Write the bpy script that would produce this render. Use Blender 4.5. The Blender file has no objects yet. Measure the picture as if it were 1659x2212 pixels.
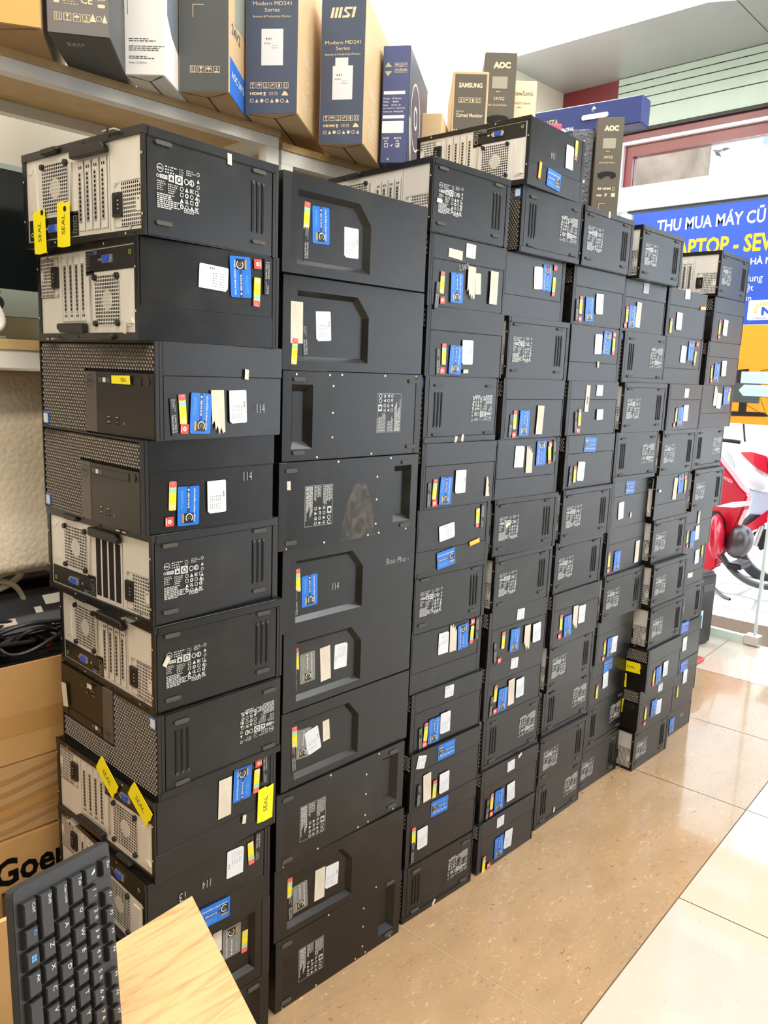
import bpy, bmesh, math, random
from mathutils import Vector, Matrix
from mathutils.geometry import tessellate_polygon
random.seed(7)
R = math.radians
SC = bpy.context.scene
COL = SC.collection

# ---------------------------------------------------------------- camera
F, YAW, PIT, ROL, CX, CY, CZ = [1703.3, 0.80185, 0.17656, 0.0372, -0.4437, -1.1364, 1.3925]
fw = Vector((math.sin(YAW)*math.cos(PIT), math.cos(YAW)*math.cos(PIT), -math.sin(PIT)))
r0 = Vector((math.cos(YAW), -math.sin(YAW), 0)); u0 = r0.cross(fw)
rt = r0*math.cos(ROL)+u0*math.sin(ROL); up = -r0*math.sin(ROL)+u0*math.cos(ROL)
cam = bpy.data.cameras.new('camera'); cam.sensor_fit = 'VERTICAL'; cam.sensor_height = 36
cam.lens = F*36/2212; cam.clip_start = .02; cam.clip_end = 200
co = bpy.data.objects.new('camera', cam); COL.objects.link(co)
co.matrix_world = Matrix(((rt.x, up.x, -fw.x, CX), (rt.y, up.y, -fw.y, CY), (rt.z, up.z, -fw.z, CZ), (0, 0, 0, 1)))
SC.camera = co

# ---------------------------------------------------------------- world, lights, exposure
W = bpy.data.worlds.new('World'); SC.world = W; W.use_nodes = True
bg = W.node_tree.nodes['Background']; bg.inputs[0].default_value = (.86, .93, 1, 1); bg.inputs[1].default_value = 3.2
vs = SC.view_settings
vs.view_transform = 'Standard'; vs.look = 'None'; vs.gamma = 1; vs.use_curve_mapping = False; vs.exposure = 0.5

def area(name, loc, rot, sx, sy, power, col):
    l = bpy.data.lights.new(name, 'AREA'); l.shape = 'RECTANGLE'; l.size = sx; l.size_y = sy; l.energy = power; l.color = col
    o = bpy.data.objects.new(name, l); COL.objects.link(o); o.location = loc; o.rotation_euler = rot
    return o
area('ceiling_light_middle', (.9, -1.5, 3.44), (0, 0, 0), 2.4, .5, 52, (1, .96, .9))
area('ceiling_light_rear', (-1.2, -1.3, 3.44), (0, 0, 0), 1.2, .5, 40, (1, .86, .68))
area('ceiling_light_window', (2.4, -.6, 3.44), (0, 0, 0), 1.2, .5, 26, (.95, .98, 1))
area('ceiling_light_wall', (.9, .15, 3.44), (0, 0, 0), 3.0, .16, 22, (1, .98, .95))
area('corner_fill_light', (2.85, 1.2, 3.44), (0, 0, 0), .5, .5, 22, (1, 1, 1))  # added fill to whiten the far wall corner and soffit side
area('ceiling_light_back', (0, -3.2, 3.44), (0, 0, 0), 2.4, .5, 40, (1, .93, .82))

# ---------------------------------------------------------------- materials
def lin(c): return tuple(((x/255+.055)/1.055)**2.4 if x/255 > .04045 else x/255/12.92 for x in c)
MATS = {}
def mat(name, rgb, rough=.5, metal=0, noise=0, nscale=8, bump=0, bscale=40, trans=0, emit=0, coat=0, alpha=1, spec=None):
    if name in MATS: return MATS[name]
    m = bpy.data.materials.new(name); m.use_nodes = True; nt = m.node_tree; b = nt.nodes['Principled BSDF']
    c = (*lin(rgb), 1); b.inputs['Base Color'].default_value = c
    b.inputs['Roughness'].default_value = rough; b.inputs['Metallic'].default_value = metal
    b.inputs['Coat Weight'].default_value = coat
    if spec is not None: b.inputs['Specular IOR Level'].default_value = spec
    if trans: b.inputs['Transmission Weight'].default_value = trans; b.inputs['IOR'].default_value = 1.02 if trans == 1 else 1.3
    if alpha < 1: b.inputs['Alpha'].default_value = alpha
    if emit: b.inputs['Emission Color'].default_value = c; b.inputs['Emission Strength'].default_value = emit
    if noise or bump:
        tc = nt.nodes.new('ShaderNodeTexCoord')
    if noise:
        n = nt.nodes.new('ShaderNodeTexNoise'); n.inputs['Scale'].default_value = nscale; n.inputs['Detail'].default_value = 5
        nt.links.new(tc.outputs['Object'], n.inputs['Vector'])
        r = nt.nodes.new('ShaderNodeMapRange'); r.inputs[1].default_value = .3; r.inputs[2].default_value = .75
        r.inputs[3].default_value = 1-noise; r.inputs[4].default_value = 1+noise
        nt.links.new(n.outputs[0], r.inputs[0])
        mx = nt.nodes.new('ShaderNodeVectorMath'); mx.operation = 'SCALE'; mx.inputs[0].default_value = c[:3]
        nt.links.new(r.outputs[0], mx.inputs['Scale']); nt.links.new(mx.outputs[0], b.inputs['Base Color'])
    if bump:
        n2 = nt.nodes.new('ShaderNodeTexNoise'); n2.inputs['Scale'].default_value = bscale; n2.inputs['Detail'].default_value = 4
        nt.links.new(tc.outputs['Object'], n2.inputs['Vector'])
        bp = nt.nodes.new('ShaderNodeBump'); bp.inputs['Strength'].default_value = bump; bp.inputs['Distance'].default_value = .004
        nt.links.new(n2.outputs[0], bp.inputs['Height']); nt.links.new(bp.outputs[0], b.inputs['Normal'])
    MATS[name] = m
    return m

def case_metal():
    """powder coated black steel: fine grain, faint dusty smears"""
    m = mat('case_black', (50, 49, 49), .42, 0, spec=.5)
    nt = m.node_tree; b = nt.nodes['Principled BSDF']; tc = nt.nodes.new('ShaderNodeTexCoord')
    oi = nt.nodes.new('ShaderNodeObjectInfo'); ad = nt.nodes.new('ShaderNodeVectorMath'); ad.operation = 'ADD'
    nt.links.new(tc.outputs['Object'], ad.inputs[0]); nt.links.new(oi.outputs['Location'], ad.inputs[1])
    n = nt.nodes.new('ShaderNodeTexNoise'); n.inputs['Scale'].default_value = 9; n.inputs['Detail'].default_value = 7; n.inputs['Roughness'].default_value = .65
    nt.links.new(ad.outputs[0], n.inputs['Vector'])
    cr = nt.nodes.new('ShaderNodeValToRGB'); e = cr.color_ramp.elements
    e[0].position = .5; e[0].color = (*lin((15, 15, 16)), 1); e[1].position = .85; e[1].color = (*lin((44, 42, 39)), 1)
    nt.links.new(n.outputs[0], cr.inputs[0]); nt.links.new(cr.outputs[0], b.inputs['Base Color'])
    n2 = nt.nodes.new('ShaderNodeTexNoise'); n2.inputs['Scale'].default_value = 900
    nt.links.new(tc.outputs['Object'], n2.inputs['Vector'])
    bp = nt.nodes.new('ShaderNodeBump'); bp.inputs['Strength'].default_value = .12; bp.inputs['Distance'].default_value = .001
    nt.links.new(n2.outputs[0], bp.inputs['Height']); nt.links.new(bp.outputs[0], b.inputs['Normal'])
    mr = nt.nodes.new('ShaderNodeMapRange'); mr.inputs[3].default_value = .22; mr.inputs[4].default_value = .40
    nt.links.new(n.outputs[0], mr.inputs[0]); nt.links.new(mr.outputs[0], b.inputs['Roughness'])
    return m
BLK = case_metal()
PLA = mat('black_plastic', (27, 26, 27), .4, noise=.15)
PLG = mat('bezel_gloss', (20, 18, 17), .36)
GRY = mat('grey_bezel_strip', (80, 77, 74), .4)
GRL = mat('grille_plastic', (176, 168, 158), .4)
HOL = mat('dark_hole', (10, 10, 10), .8)
SIL = mat('galvanised_steel', (228, 226, 222), .42, .25, noise=.08, nscale=14)
SIH = mat('bright_steel', (215, 214, 210), .3, .8)
RUB = mat('rubber_foot', (74, 71, 67), .7)
SCR = mat('rivet', (226, 214, 190), .35, .4)
WHT = mat('label_white', (216, 221, 228), .5)
PRN = mat('label_print', (196, 200, 200), .55)
INK = mat('ink_dark', (60, 60, 66), .6)
BLU = mat('sticker_blue', (22, 112, 214), .35)
BLD = mat('sticker_navy', (20, 62, 130), .35)
GLD = mat('sticker_gold', (182, 158, 96), .35, .5)
RED = mat('sticker_red', (222, 74, 62), .4)
PNK = mat('sticker_pink', (226, 92, 104), .4)
YEL = mat('sticker_yellow', (232, 216, 62), .4)
CYN = mat('sticker_cyan', (140, 206, 206), .4)
CRM = mat('paper_cream', (214, 205, 190), .7, noise=.06, nscale=40)
SEA = mat('seal_yellow', (250, 236, 16), .45)
GST = mat('sticker_grey', (124, 122, 118), .4)
ORG = mat('sticker_orange', (232, 110, 30), .4)
CHK = mat('paint_marker', (214, 214, 210), .7)
VGA = mat('vga_blue', (40, 84, 190), .4)
GRN = mat('jack_green', (160, 210, 60), .4)
TAG = mat('service_tag_black', (20, 20, 21), .3)

# ---------------------------------------------------------------- mesh builder
_tc = {}
def text2d(s, bold=0):
    k = (s, bold)
    if k in _tc: return _tc[k]
    cu = bpy.data.curves.new('t', 'FONT'); cu.body = s; cu.size = 1; cu.resolution_u = 2; cu.offset = bold
    o = bpy.data.objects.new('t', cu); COL.objects.link(o)
    dg = bpy.context.evaluated_depsgraph_get(); me = bpy.data.meshes.new_from_object(o.evaluated_get(dg))
    vs_ = [(v.co.x, v.co.y) for v in me.vertices]; fs = [tuple(p.vertices) for p in me.polygons]
    bpy.data.objects.remove(o); bpy.data.curves.remove(cu); bpy.data.meshes.remove(me)
    if not vs_: vs_ = [(0, 0), (.01, 0), (0, .01)]; fs = [(0, 1, 2)]
    x0 = min(v[0] for v in vs_); x1 = max(v[0] for v in vs_); y0 = min(v[1] for v in vs_); y1 = max(v[1] for v in vs_)
    _tc[k] = (vs_, fs, x0, x1, y0, y1)
    return _tc[k]

class MB:
    def __init__(s): s.v = []; s.f = []; s.m = []; s.mats = []; s.fr()
    def fr(s, o=(0, 0, 0), u=(1, 0, 0), v=(0, 1, 0), n=None):
        s.o = Vector(o); s.u = Vector(u).normalized(); s.w = Vector(v).normalized(); s.n = Vector(n) if n else s.u.cross(s.w); return s
    def P(s, a, b, c=0): return s.o+s.u*a+s.w*b+s.n*c
    def mi(s, m):
        if m not in s.mats: s.mats.append(m)
        return s.mats.index(m)
    def poly(s, pts, m, c=0):
        i = len(s.v); s.v += [s.P(a, b, c) for a, b in pts]; s.f.append(tuple(range(i, i+len(pts)))); s.m.append(s.mi(m)); return s
    def rect(s, a0, b0, a1, b1, m, c=0): return s.poly([(a0, b0), (a1, b0), (a1, b1), (a0, b1)], m, c)
    def box(s, a0, b0, c0, a1, b1, c1, m):
        i = len(s.v); s.v += [s.P(a, b, c) for c in (c0, c1) for b in (b0, b1) for a in (a0, a1)]
        for q in ((0, 2, 3, 1), (4, 5, 7, 6), (0, 1, 5, 4), (2, 6, 7, 3), (0, 4, 6, 2), (1, 3, 7, 5)): s.f.append(tuple(i+k for k in q)); s.m.append(s.mi(m))
        return s
    def slab(s, pts, c0, c1, m, m2=None):
        """extruded outline"""
        n = len(pts); i = len(s.v)
        s.v += [s.P(a, b, c0) for a, b in pts]+[s.P(a, b, c1) for a, b in pts]
        tr = tessellate_polygon([[Vector((a, b, 0)) for a, b in pts]])
        for t in tr:
            a, b, c = [Vector((*pts[k], 0)) for k in t]
            if (b-a).cross(c-a).z < 0: t = (t[0], t[2], t[1])
            s.f.append(tuple(i+n+k for k in t)); s.m.append(s.mi(m)); s.f.append(tuple(i+k for k in reversed(t))); s.m.append(s.mi(m))
        ar = sum(pts[k][0]*pts[(k+1) % n][1]-pts[(k+1) % n][0]*pts[k][1] for k in range(n))
        for k in range(n):
            q = (i+k, i+(k+1) % n, i+n+(k+1) % n, i+n+k)
            s.f.append(q if ar > 0 else q[::-1]); s.m.append(s.mi(m2 or m))
        return s
    def disc(s, a, b, r, m, c=0, n=20, r2=None): return s.poly([(a+r*math.cos(2*math.pi*k/n), b+(r2 or r)*math.sin(2*math.pi*k/n)) for k in range(n)], m, c)
    def ring(s, a, b, r, w, m, c=0, n=24, t0=0, t1=360):
        i = len(s.v); full = t1-t0 >= 360
        for k in range(n+1):
            t = R(t0+(t1-t0)*k/n)
            s.v += [s.P(a+r*math.cos(t), b+r*math.sin(t), c), s.P(a+(r-w)*math.cos(t), b+(r-w)*math.sin(t), c)]
        for k in range(n): s.f.append((i+2*k, i+2*k+2, i+2*k+3, i+2*k+1)); s.m.append(s.mi(m))
        return s
    def frame(s, a0, b0, a1, b1, w, m, c=0):
        s.rect(a0, b0, a1, b0+w, m, c); s.rect(a0, b1-w, a1, b1, m, c); s.rect(a0, b0+w, a0+w, b1-w, m, c); return s.rect(a1-w, b0+w, a1, b1-w, m, c)
    def rrect(s, a0, b0, a1, b1, r, m, c=0, t=0):
        pts = []
        for cx_, cy_, t0 in ((a1-r, b1-r, 0), (a0+r, b1-r, 90), (a0+r, b0+r, 180), (a1-r, b0+r, 270)):
            for k in range(4): an = R(t0+30*k); pts.append((cx_+r*math.cos(an), cy_+r*math.sin(an)))
        if t: return s.slab(pts, c-t, c, m)
        return s.poly(pts, m, c)
    def cyl(s, a, b, r, c0, c1, m, n=16, r1=None):
        i = len(s.v); r1 = r if r1 is None else r1
        for rr, cc in ((r, c0), (r1, c1)): s.v += [s.P(a+rr*math.cos(2*math.pi*k/n), b+rr*math.sin(2*math.pi*k/n), cc) for k in range(n)]
        for k in range(n): s.f.append((i+k, i+(k+1) % n, i+n+(k+1) % n, i+n+k)); s.m.append(s.mi(m))
        s.f.append(tuple(i+n+k for k in range(n))); s.m.append(s.mi(m)); s.f.append(tuple(i+k for k in reversed(range(n)))); s.m.append(s.mi(m)); return s
    def text(s, t, a, b, m, c=0, w=None, h=None, bold=0, rot=0, al='l'):
        vs_, fs, x0, x1, y0, y1 = text2d(t, bold)
        k = (w/(x1-x0)) if w else h/(y1-y0)
        ky = (h/(y1-y0)) if h else k
        ca, sa = math.cos(R(rot)), math.sin(R(rot)); off = {'l': 0, 'c': -(x1-x0)*k/2, 'r': -(x1-x0)*k}[al]
        i = len(s.v)
        for x, y in vs_:
            X = (x-x0)*k+off; Y = (y-y0)*ky; s.v.append(s.P(a+X*ca-Y*sa, b+X*sa+Y*ca, c))
        for f in fs: s.f.append(tuple(i+q for q in f)); s.m.append(s.mi(m))
        return s
    def lines(s, a0, b0, a1, b1, n, m, c=0, fill=.5, seed=1, minw=.3):
        """rows of illegible small print"""
        rn = random.Random(seed); dh = (b1-b0)/n
        for k in range(n):
            x = a0; end = a0+(a1-a0)*rn.uniform(max(minw, .55), 1); y = b1-dh*(k+1)+dh*(1-fill)/2
            while x < end:
                w = (a1-a0)*rn.uniform(.05, .16); s.rect(x, y, min(x+w, end), y+dh*fill, m, c); x += w+dh*.45
        return s
    def build(s, name, parent=None, smooth=False, bevel=0, seg=1):
        me = bpy.data.meshes.new(name); me.from_pydata([tuple(p) for p in s.v], [], s.f)
        for m in s.mats: me.materials.append(m)
        me.polygons.foreach_set('material_index', s.m)
        if bevel:
            bm = bmesh.new(); bm.from_mesh(me); bmesh.ops.remove_doubles(bm, verts=bm.verts, dist=1e-6)
            ed = [e for e in bm.edges if len(e.link_faces) == 2 and e.calc_face_angle(0) > .6]
            bmesh.ops.bevel(bm, geom=ed, offset=bevel, segments=seg, affect='EDGES', clamp_overlap=True); bm.to_mesh(me); bm.free()
        if smooth: me.polygons.foreach_set('use_smooth', [True]*len(me.polygons))
        me.update()
        o = bpy.data.objects.new(name, me); COL.objects.link(o)
        if parent: o.parent = parent
        return o

def tag(o, label, cat, group=None):
    o['label'] = label; o['category'] = cat
    if group: o['group'] = group
    return o
def struct(o): o['kind'] = 'structure'; return o
def empty(name, loc, rz, label, cat, group=None):
    o = bpy.data.objects.new(name, None); COL.objects.link(o); o.location = loc; o.rotation_euler = (0, 0, rz); o.empty_display_size = .05
    return tag(o, label, cat, group)
def tube(name, pts, r, m, parent=None, cyc=False, res=6):
    cu = bpy.data.curves.new(name, 'CURVE'); cu.dimensions = '3D'; cu.bevel_depth = r; cu.bevel_resolution = 2; cu.resolution_u = res
    sp = cu.splines.new('NURBS'); sp.points.add(len(pts)-1)
    for p, q in zip(sp.points, pts): p.co = (*q, 1)
    sp.use_endpoint_u = True; sp.order_u = 4; sp.use_cyclic_u = cyc
    cu.materials.append(m); o = bpy.data.objects.new(name, cu); COL.objects.link(o)
    dg = bpy.context.evaluated_depsgraph_get(); me = bpy.data.meshes.new_from_object(o.evaluated_get(dg)); bpy.data.objects.remove(o)
    me.polygons.foreach_set('use_smooth', [True]*len(me.polygons))
    o = bpy.data.objects.new(name, me); COL.objects.link(o)
    if parent: o.parent = parent
    return o

# ================================================================ ROOM
WAL = mat('wall_paint', (244, 242, 232), .7)
CEI = mat('ceiling_paint', (240, 242, 242), .7)
def tile_mat(name, base, fleck1, fleck2, amt, rough):
    m = mat(name, base, rough, coat=.3); nt = m.node_tree; b = nt.nodes['Principled BSDF']; tc = nt.nodes.new('ShaderNodeTexCoord')
    mp = nt.nodes.new('ShaderNodeMapping'); mp.inputs['Scale'].default_value = (1, 2.2, 1); mp.inputs['Rotation'].default_value = (0, 0, R(25))
    nt.links.new(tc.outputs['Object'], mp.inputs[0])
    n1 = nt.nodes.new('ShaderNodeTexNoise'); n1.inputs['Scale'].default_value = 44; n1.inputs['Detail'].default_value = 6; n1.inputs['Roughness'].default_value = .62; n1.inputs['Distortion'].default_value = 1.2
    n2 = nt.nodes.new('ShaderNodeTexNoise'); n2.inputs['Scale'].default_value = 5; n2.inputs['Detail'].default_value = 3
    n3 = nt.nodes.new('ShaderNodeTexNoise'); n3.inputs['Scale'].default_value = 34; n3.inputs['Detail'].default_value = 6; n3.inputs['Distortion'].default_value = 1.6
    for n in (n1, n2, n3): nt.links.new(mp.outputs[0], n.inputs['Vector'])
    c1 = nt.nodes.new('ShaderNodeValToRGB'); e = c1.color_ramp.elements
    e[0].position = .315; e[0].color = (*lin(fleck1), 1); e[1].position = .37+.02*(1-amt); e[1].color = (*lin(base), 1)
    x = c1.color_ramp.elements.new(.60); x.color = (*lin(base), 1); x = c1.color_ramp.elements.new(.68); x.color = (*lin(fleck2), 1)
    nt.links.new(n1.outputs[0], c1.inputs[0])
    mr = nt.nodes.new('ShaderNodeMapRange'); mr.inputs[1].default_value = .3; mr.inputs[2].default_value = .7; mr.inputs[3].default_value = 1-.09*amt; mr.inputs[4].default_value = 1+.07*amt
    nt.links.new(n2.outputs[0], mr.inputs[0])
    mr3 = nt.nodes.new('ShaderNodeMapRange'); mr3.inputs[1].default_value = .27; mr3.inputs[2].default_value = .37; mr3.inputs[3].default_value = 1-.16*amt; mr3.inputs[4].default_value = 1
    nt.links.new(n3.outputs[0], mr3.inputs[0])
    mu = nt.nodes.new('ShaderNodeMath'); mu.operation = 'MULTIPLY'; nt.links.new(mr.outputs[0], mu.inputs[0]); nt.links.new(mr3.outputs[0], mu.inputs[1])
    vm = nt.nodes.new('ShaderNodeVectorMath'); vm.operation = 'SCALE'; nt.links.new(c1.outputs[0], vm.inputs[0]); nt.links.new(mu.outputs[0], vm.inputs['Scale'])
    nt.links.new(vm.outputs[0], b.inputs['Base Color'])
    return m
TAN = tile_mat('tan_marble_tile', (170, 141, 107), (124, 90, 64), (200, 174, 136), 1, .15)
CRT = tile_mat('cream_polished_tile', (198, 190, 175), (188, 178, 160), (206, 200, 188), .25, .07)
GRT = mat('grout', (104, 80, 60), .7)
GRW = mat('grout_light', (196, 176, 146), .7)
XF = 3.9
e1 = Vector((.9977, .0678, 0)); e2 = Vector((-.0678, .9977, 0))
floor = MB(); floor.fr((.94, -.43, 0), e1, e2)
TS = .61
floor.rect(-3.4, -4.1, 3.45, 3, GRT, -.0015)
for i in range(-6, 6):
    for j in range(-7, 4):
        tan_ = (j >= 0 and i < 4)
        a0, b0, a1, b1 = i*TS+.0016, j*TS+.0016, (i+1)*TS-.0016, (j+1)*TS-.0016
        if a1 > 3.3: a1 = 3.05 if i == 4 else a1
        if i >= 5: continue
        floor.rect(a0, b0, a1, b1, TAN if tan_ else CRT)
floor.rect(-.0017, 0, .0005, TS, GRW, .0004)
floor.rect(TS-.0017, 0, TS+.0003, TS, GRW, .0004)
struct(floor.build('floor'))

def slabbox(name, x0, y0, z0, x1, y1, z1, m):
    return struct(MB().box(x0, y0, z0, x1, y1, z1, m).build(name))
slabbox('wall_inner', -2.3, .97, 0, 2.35, 1.03, 3.5, WAL)
slabbox('wall_back', 2.35, 1.7, 0, XF, 1.76, 3.5, WAL)
slabbox('wall_return', 2.35, 1.03, 0, 2.41, 1.7, 3.5, WAL)
WDK = mat('reflection_dark', (64, 58, 52), .6, noise=.2, nscale=2)  # dark tone for the added panels mirrored in the tower faces
slabbox('wall_left', -2.36, -4.5, 0, -2.3, 1.03, 3.5, WAL)
slabbox('wall_front', -2.3, -4.5, 0, 4.1, -4.44, 3.5, WAL)
slabbox('unseen_dark_panel_1', -2.3, -4.44, 0, 3.8, -4.0, 2.3, WDK)  # unseen panels added so mid-height tower faces reflect something dark
slabbox('unseen_dark_panel_2', -2.3, -3.9, 0, -2.0, -.2, 2.3, WDK)
slabbox('ceiling', -2.36, -4.5, 3.5, XF+.1, 1.76, 3.56, CEI)
SOF = mat('soffit_aluminium_panel', (176, 180, 180), .38, .3, noise=.05, nscale=2)
sf = MB(); sf.slab([(3.257, 1.7), (3.257, 1.593), (3.285, .578), (3.352, .461), (3.36, -4.4), (XF+.1, -4.4), (XF+.1, 1.7)], 3.0645, 3.49, SOF, WAL)
sf.poly([(3.3, .47), (3.3, .474), (XF, .49), (XF, .486)], INK, 3.0640)
struct(sf.build('ceiling_soffit'))

# ================================================================ SHOP FRONT
MAR = mat('maroon_frame', (120, 38, 44), .3, coat=.4)
ALU = mat('white_aluminium', (232, 234, 238), .35)
SHU = mat('shutter_pale_green', (196, 214, 204), .4, noise=.04)
SHD = mat('shutter_gap', (70, 84, 84), .6)
GLA = mat('clear_glass', (245, 250, 250), .02, trans=1)
# red header board
slabbox('wall_facade_header', XF, 1.33, 2.80, XF+.08, 1.7, 3.064, MAR)
slabbox('wall_facade_upper', XF+.02, -4.4, 3.064, XF+.1, 1.7, 3.5, WAL)
slabbox('wall_facade_side', XF+.02, 1.29, 0, XF+.1, 1.76, 2.80, WAL)
sh = empty('roller_shutter', (XF, 0, 2.78), 0, 'pale green roller shutter curtain wound above the shop door under the grey soffit', 'roller shutter')
b = MB().fr((0, 0, 0), (0, -1, 0), (0, 0, 1))
b.box(-1.33, .0, -.08, 4.4, .284, -.001, SHU); b.build('shutter_box', sh)
b = MB().fr((0, 0, 0), (0, -1, 0), (0, 0, 1))
zs = [.0, .105, .16, .205, .245, .284]
for a, c in zip(zs, zs[1:]): b.box(-1.33, a+.003, 0, 4.4, c-.003, .012, SHU)
b.rect(-1.33, -.0, 4.4, .284, SHD, .001)
for k in range(28): b.rect(-1.28+k*.11, .203, -1.22+k*.11, .2055, HOL, .0135); b.rect(-1.30+k*.13, .243, -1.25+k*.13, .246, HOL, .0135)
b.build('slat_curtain', sh)
b = MB().fr((0, 0, 0), (0, -1, 0), (0, 0, 1)); b.box(-1.33, -.018, -.05, 4.4, -.001, .02, PLA); b.build('guide_rail', sh)
fr = MB().fr((XF, 0, 0), (0, -1, 0), (0, 0, 1))
fr.box(-1.29, 2.715, -.06, 4.4, 2.76, .0, MAR); fr.box(-1.29, 2.70, -.05, 4.4, 2.717, .02, ALU); fr.box(-1.27, 2.64, -.06, 4.4, 2.70, -.005, MAR)
fr.box(-1.29, 0, -.05, -1.262, 2.70, .02, ALU); fr.box(-1.262, 2.46, -.06, -1.215, 2.64, -.005, MAR)
fr.box(-1.27, 2.336, -.02, 4.4, 2.465, .05, ALU); fr.box(-1.2, 2.326, -.02, 4.4, 2.336, .03, SHD)
fr.build('window_1'); struct(bpy.data.objects['window_1'])
g = MB().fr((XF-.0, 0, 0), (0, -1, 0), (0, 0, 1)); g.box(-1.215, 2.465, -.03, 4.4, 2.64, -.024, GLA); g.build('window_pane', bpy.data.objects['window_1'])
GLE = mat('glass_edge', (196, 212, 210), .2)
d = MB().fr((XF, 0, 0), (0, -1, 0), (0, 0, 1)); d.box(-1.26, .01, -.03, -.262, 2.33, -.018, GLA); struct(d.build('door_1'))
dd = bpy.data.objects['door_1']
b = MB().fr((XF, 0, 0), (0, -1, 0), (0, 0, 1)); b.box(-1.26, 0, -.04, -.29, .045, -.005, mat('pale_green_rail', (206, 224, 214), .3)); b.build('door_rail', dd)
b = MB().fr((XF, 0, 0), (0, -1, 0), (0, 0, 1)); b.box(-.262, .0, -.04, -.25, 2.33, -.01, GLE); b.build('door_seal', dd)
b = MB().fr((XF, 0, 0), (0, -1, 0), (0, 0, 1)); b.box(-.30, .005, -.05, -.225, .06, .012, SIH); b.build('patch_fitting', dd, bevel=.003)
d = MB().fr((XF, 0, 0), (0, -1, 0), (0, 0, 1)); d.box(-.245, .01, -.03, 1.0, 2.33, -.018, GLA); struct(d.build('door_2'))

# ---- banner hung in the window
BNB = mat('banner_blue', (36, 82, 196), .45); BNO = mat('banner_orange', (255, 160, 40), .45); BNW = mat('banner_white', (244, 248, 255), .45); BNY = mat('banner_yellow', (255, 190, 20), .45)
BNL = mat('banner_line', (255, 196, 60), .45); BLA = mat('banner_arrow', (190, 226, 240), .45)
bn = empty('shop_banner', (XF-.03, 0, 0), 0, 'blue and orange advertising banner hung in the shop window behind the stacks', 'banner')
b = MB().fr((0, 0, 0), (0, -1, 0), (0, 0, 1)); b.box(-1.16, 1.70, -.004, .45, 2.318, 0, BNB); b.box(-1.16, 1.189, -.004, .45, 1.699, 0, BNO); b.build('banner_sheet', bn)
b = MB().fr((0, 0, 0), (0, -1, 0), (0, 0, 1))
b.text('THU MUA MÁY CŨ', -1.012, 2.205, BNW, .001, w=.575, h=.085, bold=.02)
b.text('LAPTOP - SEVER', -.925, 2.065, BNY, .001, w=.64, h=.09, bold=.03)
b.text('HÀ NỘI', -.485, 1.992, BNW, .001, w=.15, h=.052, bold=.02); b.text('TẠI QUẬN', -.525, 1.992, BNW, .001, w=.22, h=.052, bold=.02, al='r')
b.text('Tận dung', -.415, 1.905, BNW, .001, w=.18, h=.05, al='r'); b.text('tại Việt', -.455, 1.862, BNW, .001, w=.14, h=.042, al='r'); b.text('văn bản', -.46, 1.82, BNW, .001, w=.14, h=.03, al='r')
b.build('banner_lettering', bn)
b = MB().fr((0, 0, 0), (0, -1, 0), (0, 0, 1)); b.rrect(-.47, 1.722, -.1, 1.822, .008, BNW, .001)
b.text('N', -.402, 1.745, BNB, .002, w=.05, h=.042, bold=.05); b.text('M', -.34, 1.745, BNB, .002, w=.055, h=.042, bold=.05); b.text('LAKA TECH', -.44, 1.727, BNB, .002, w=.14, h=.009)
for k in range(7):
    t = R(200-k*22); b.poly([(-.395+.030*math.cos(t-.12), 1.772+.024*math.sin(t-.12)), (-.395+.030*math.cos(t+.12), 1.772+.024*math.sin(t+.12)), (-.395+.048*math.cos(t+.08), 1.772+.040*math.sin(t+.08)), (-.395+.048*math.cos(t-.08), 1.772+.040*math.sin(t-.08))], BNY, .002)
b.build('banner_logo', bn)
b = MB().fr((0, 0, 0), (0, -1, 0), (0, 0, 1))
rn = random.Random(3); nodes = [(rn.uniform(-.62, .4), rn.uniform(1.22, 1.67)) for _ in range(26)]
for k, (x, y) in enumerate(nodes):
    b.disc(x, y, rn.choice((.003, .005, .009)), BNY, .0012, 10)
    for q in sorted(nodes, key=lambda p: (p[0]-x)**2+(p[1]-y)**2)[1:4]:
        dx, dy = q[0]-x, q[1]-y; L = math.hypot(dx, dy); nx, ny = -dy/L*.0009, dx/L*.0009
        b.poly([(x+nx, y+ny), (x-nx, y-ny), (q[0]-nx, q[1]-ny), (q[0]+nx, q[1]+ny)], BNL, .001)
b.build('network_pattern', bn)
b = MB().fr((0, 0, 0), (0, -1, 0), (0, 0, 1))
b.poly([(-.55, 1.46), (-.43, 1.475), (-.43, 1.33), (-.55, 1.32)], PLA, .0015); b.poly([(-.53, 1.40), (-.36, 1.40), (-.36, 1.30), (-.53, 1.30)], SHD, .002)
b.poly([(-.46, 1.30), (-.42, 1.30), (-.42, 1.25), (-.46, 1.25)], PLA, .002); b.poly([(-.58, 1.25), (-.33, 1.255), (-.30, 1.235), (-.56, 1.225)], PLA, .0022)
b.poly([(-.465, 1.46), (-.1, 1.46), (-.1, 1.40), (-.465, 1.40)], BLA, .003); b.poly([(-.445, 1.393), (-.1, 1.393), (-.1, 1.335), (-.445, 1.335), (-.47, 1.363)], BLA, .003)
b.build('banner_picture', bn)

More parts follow.
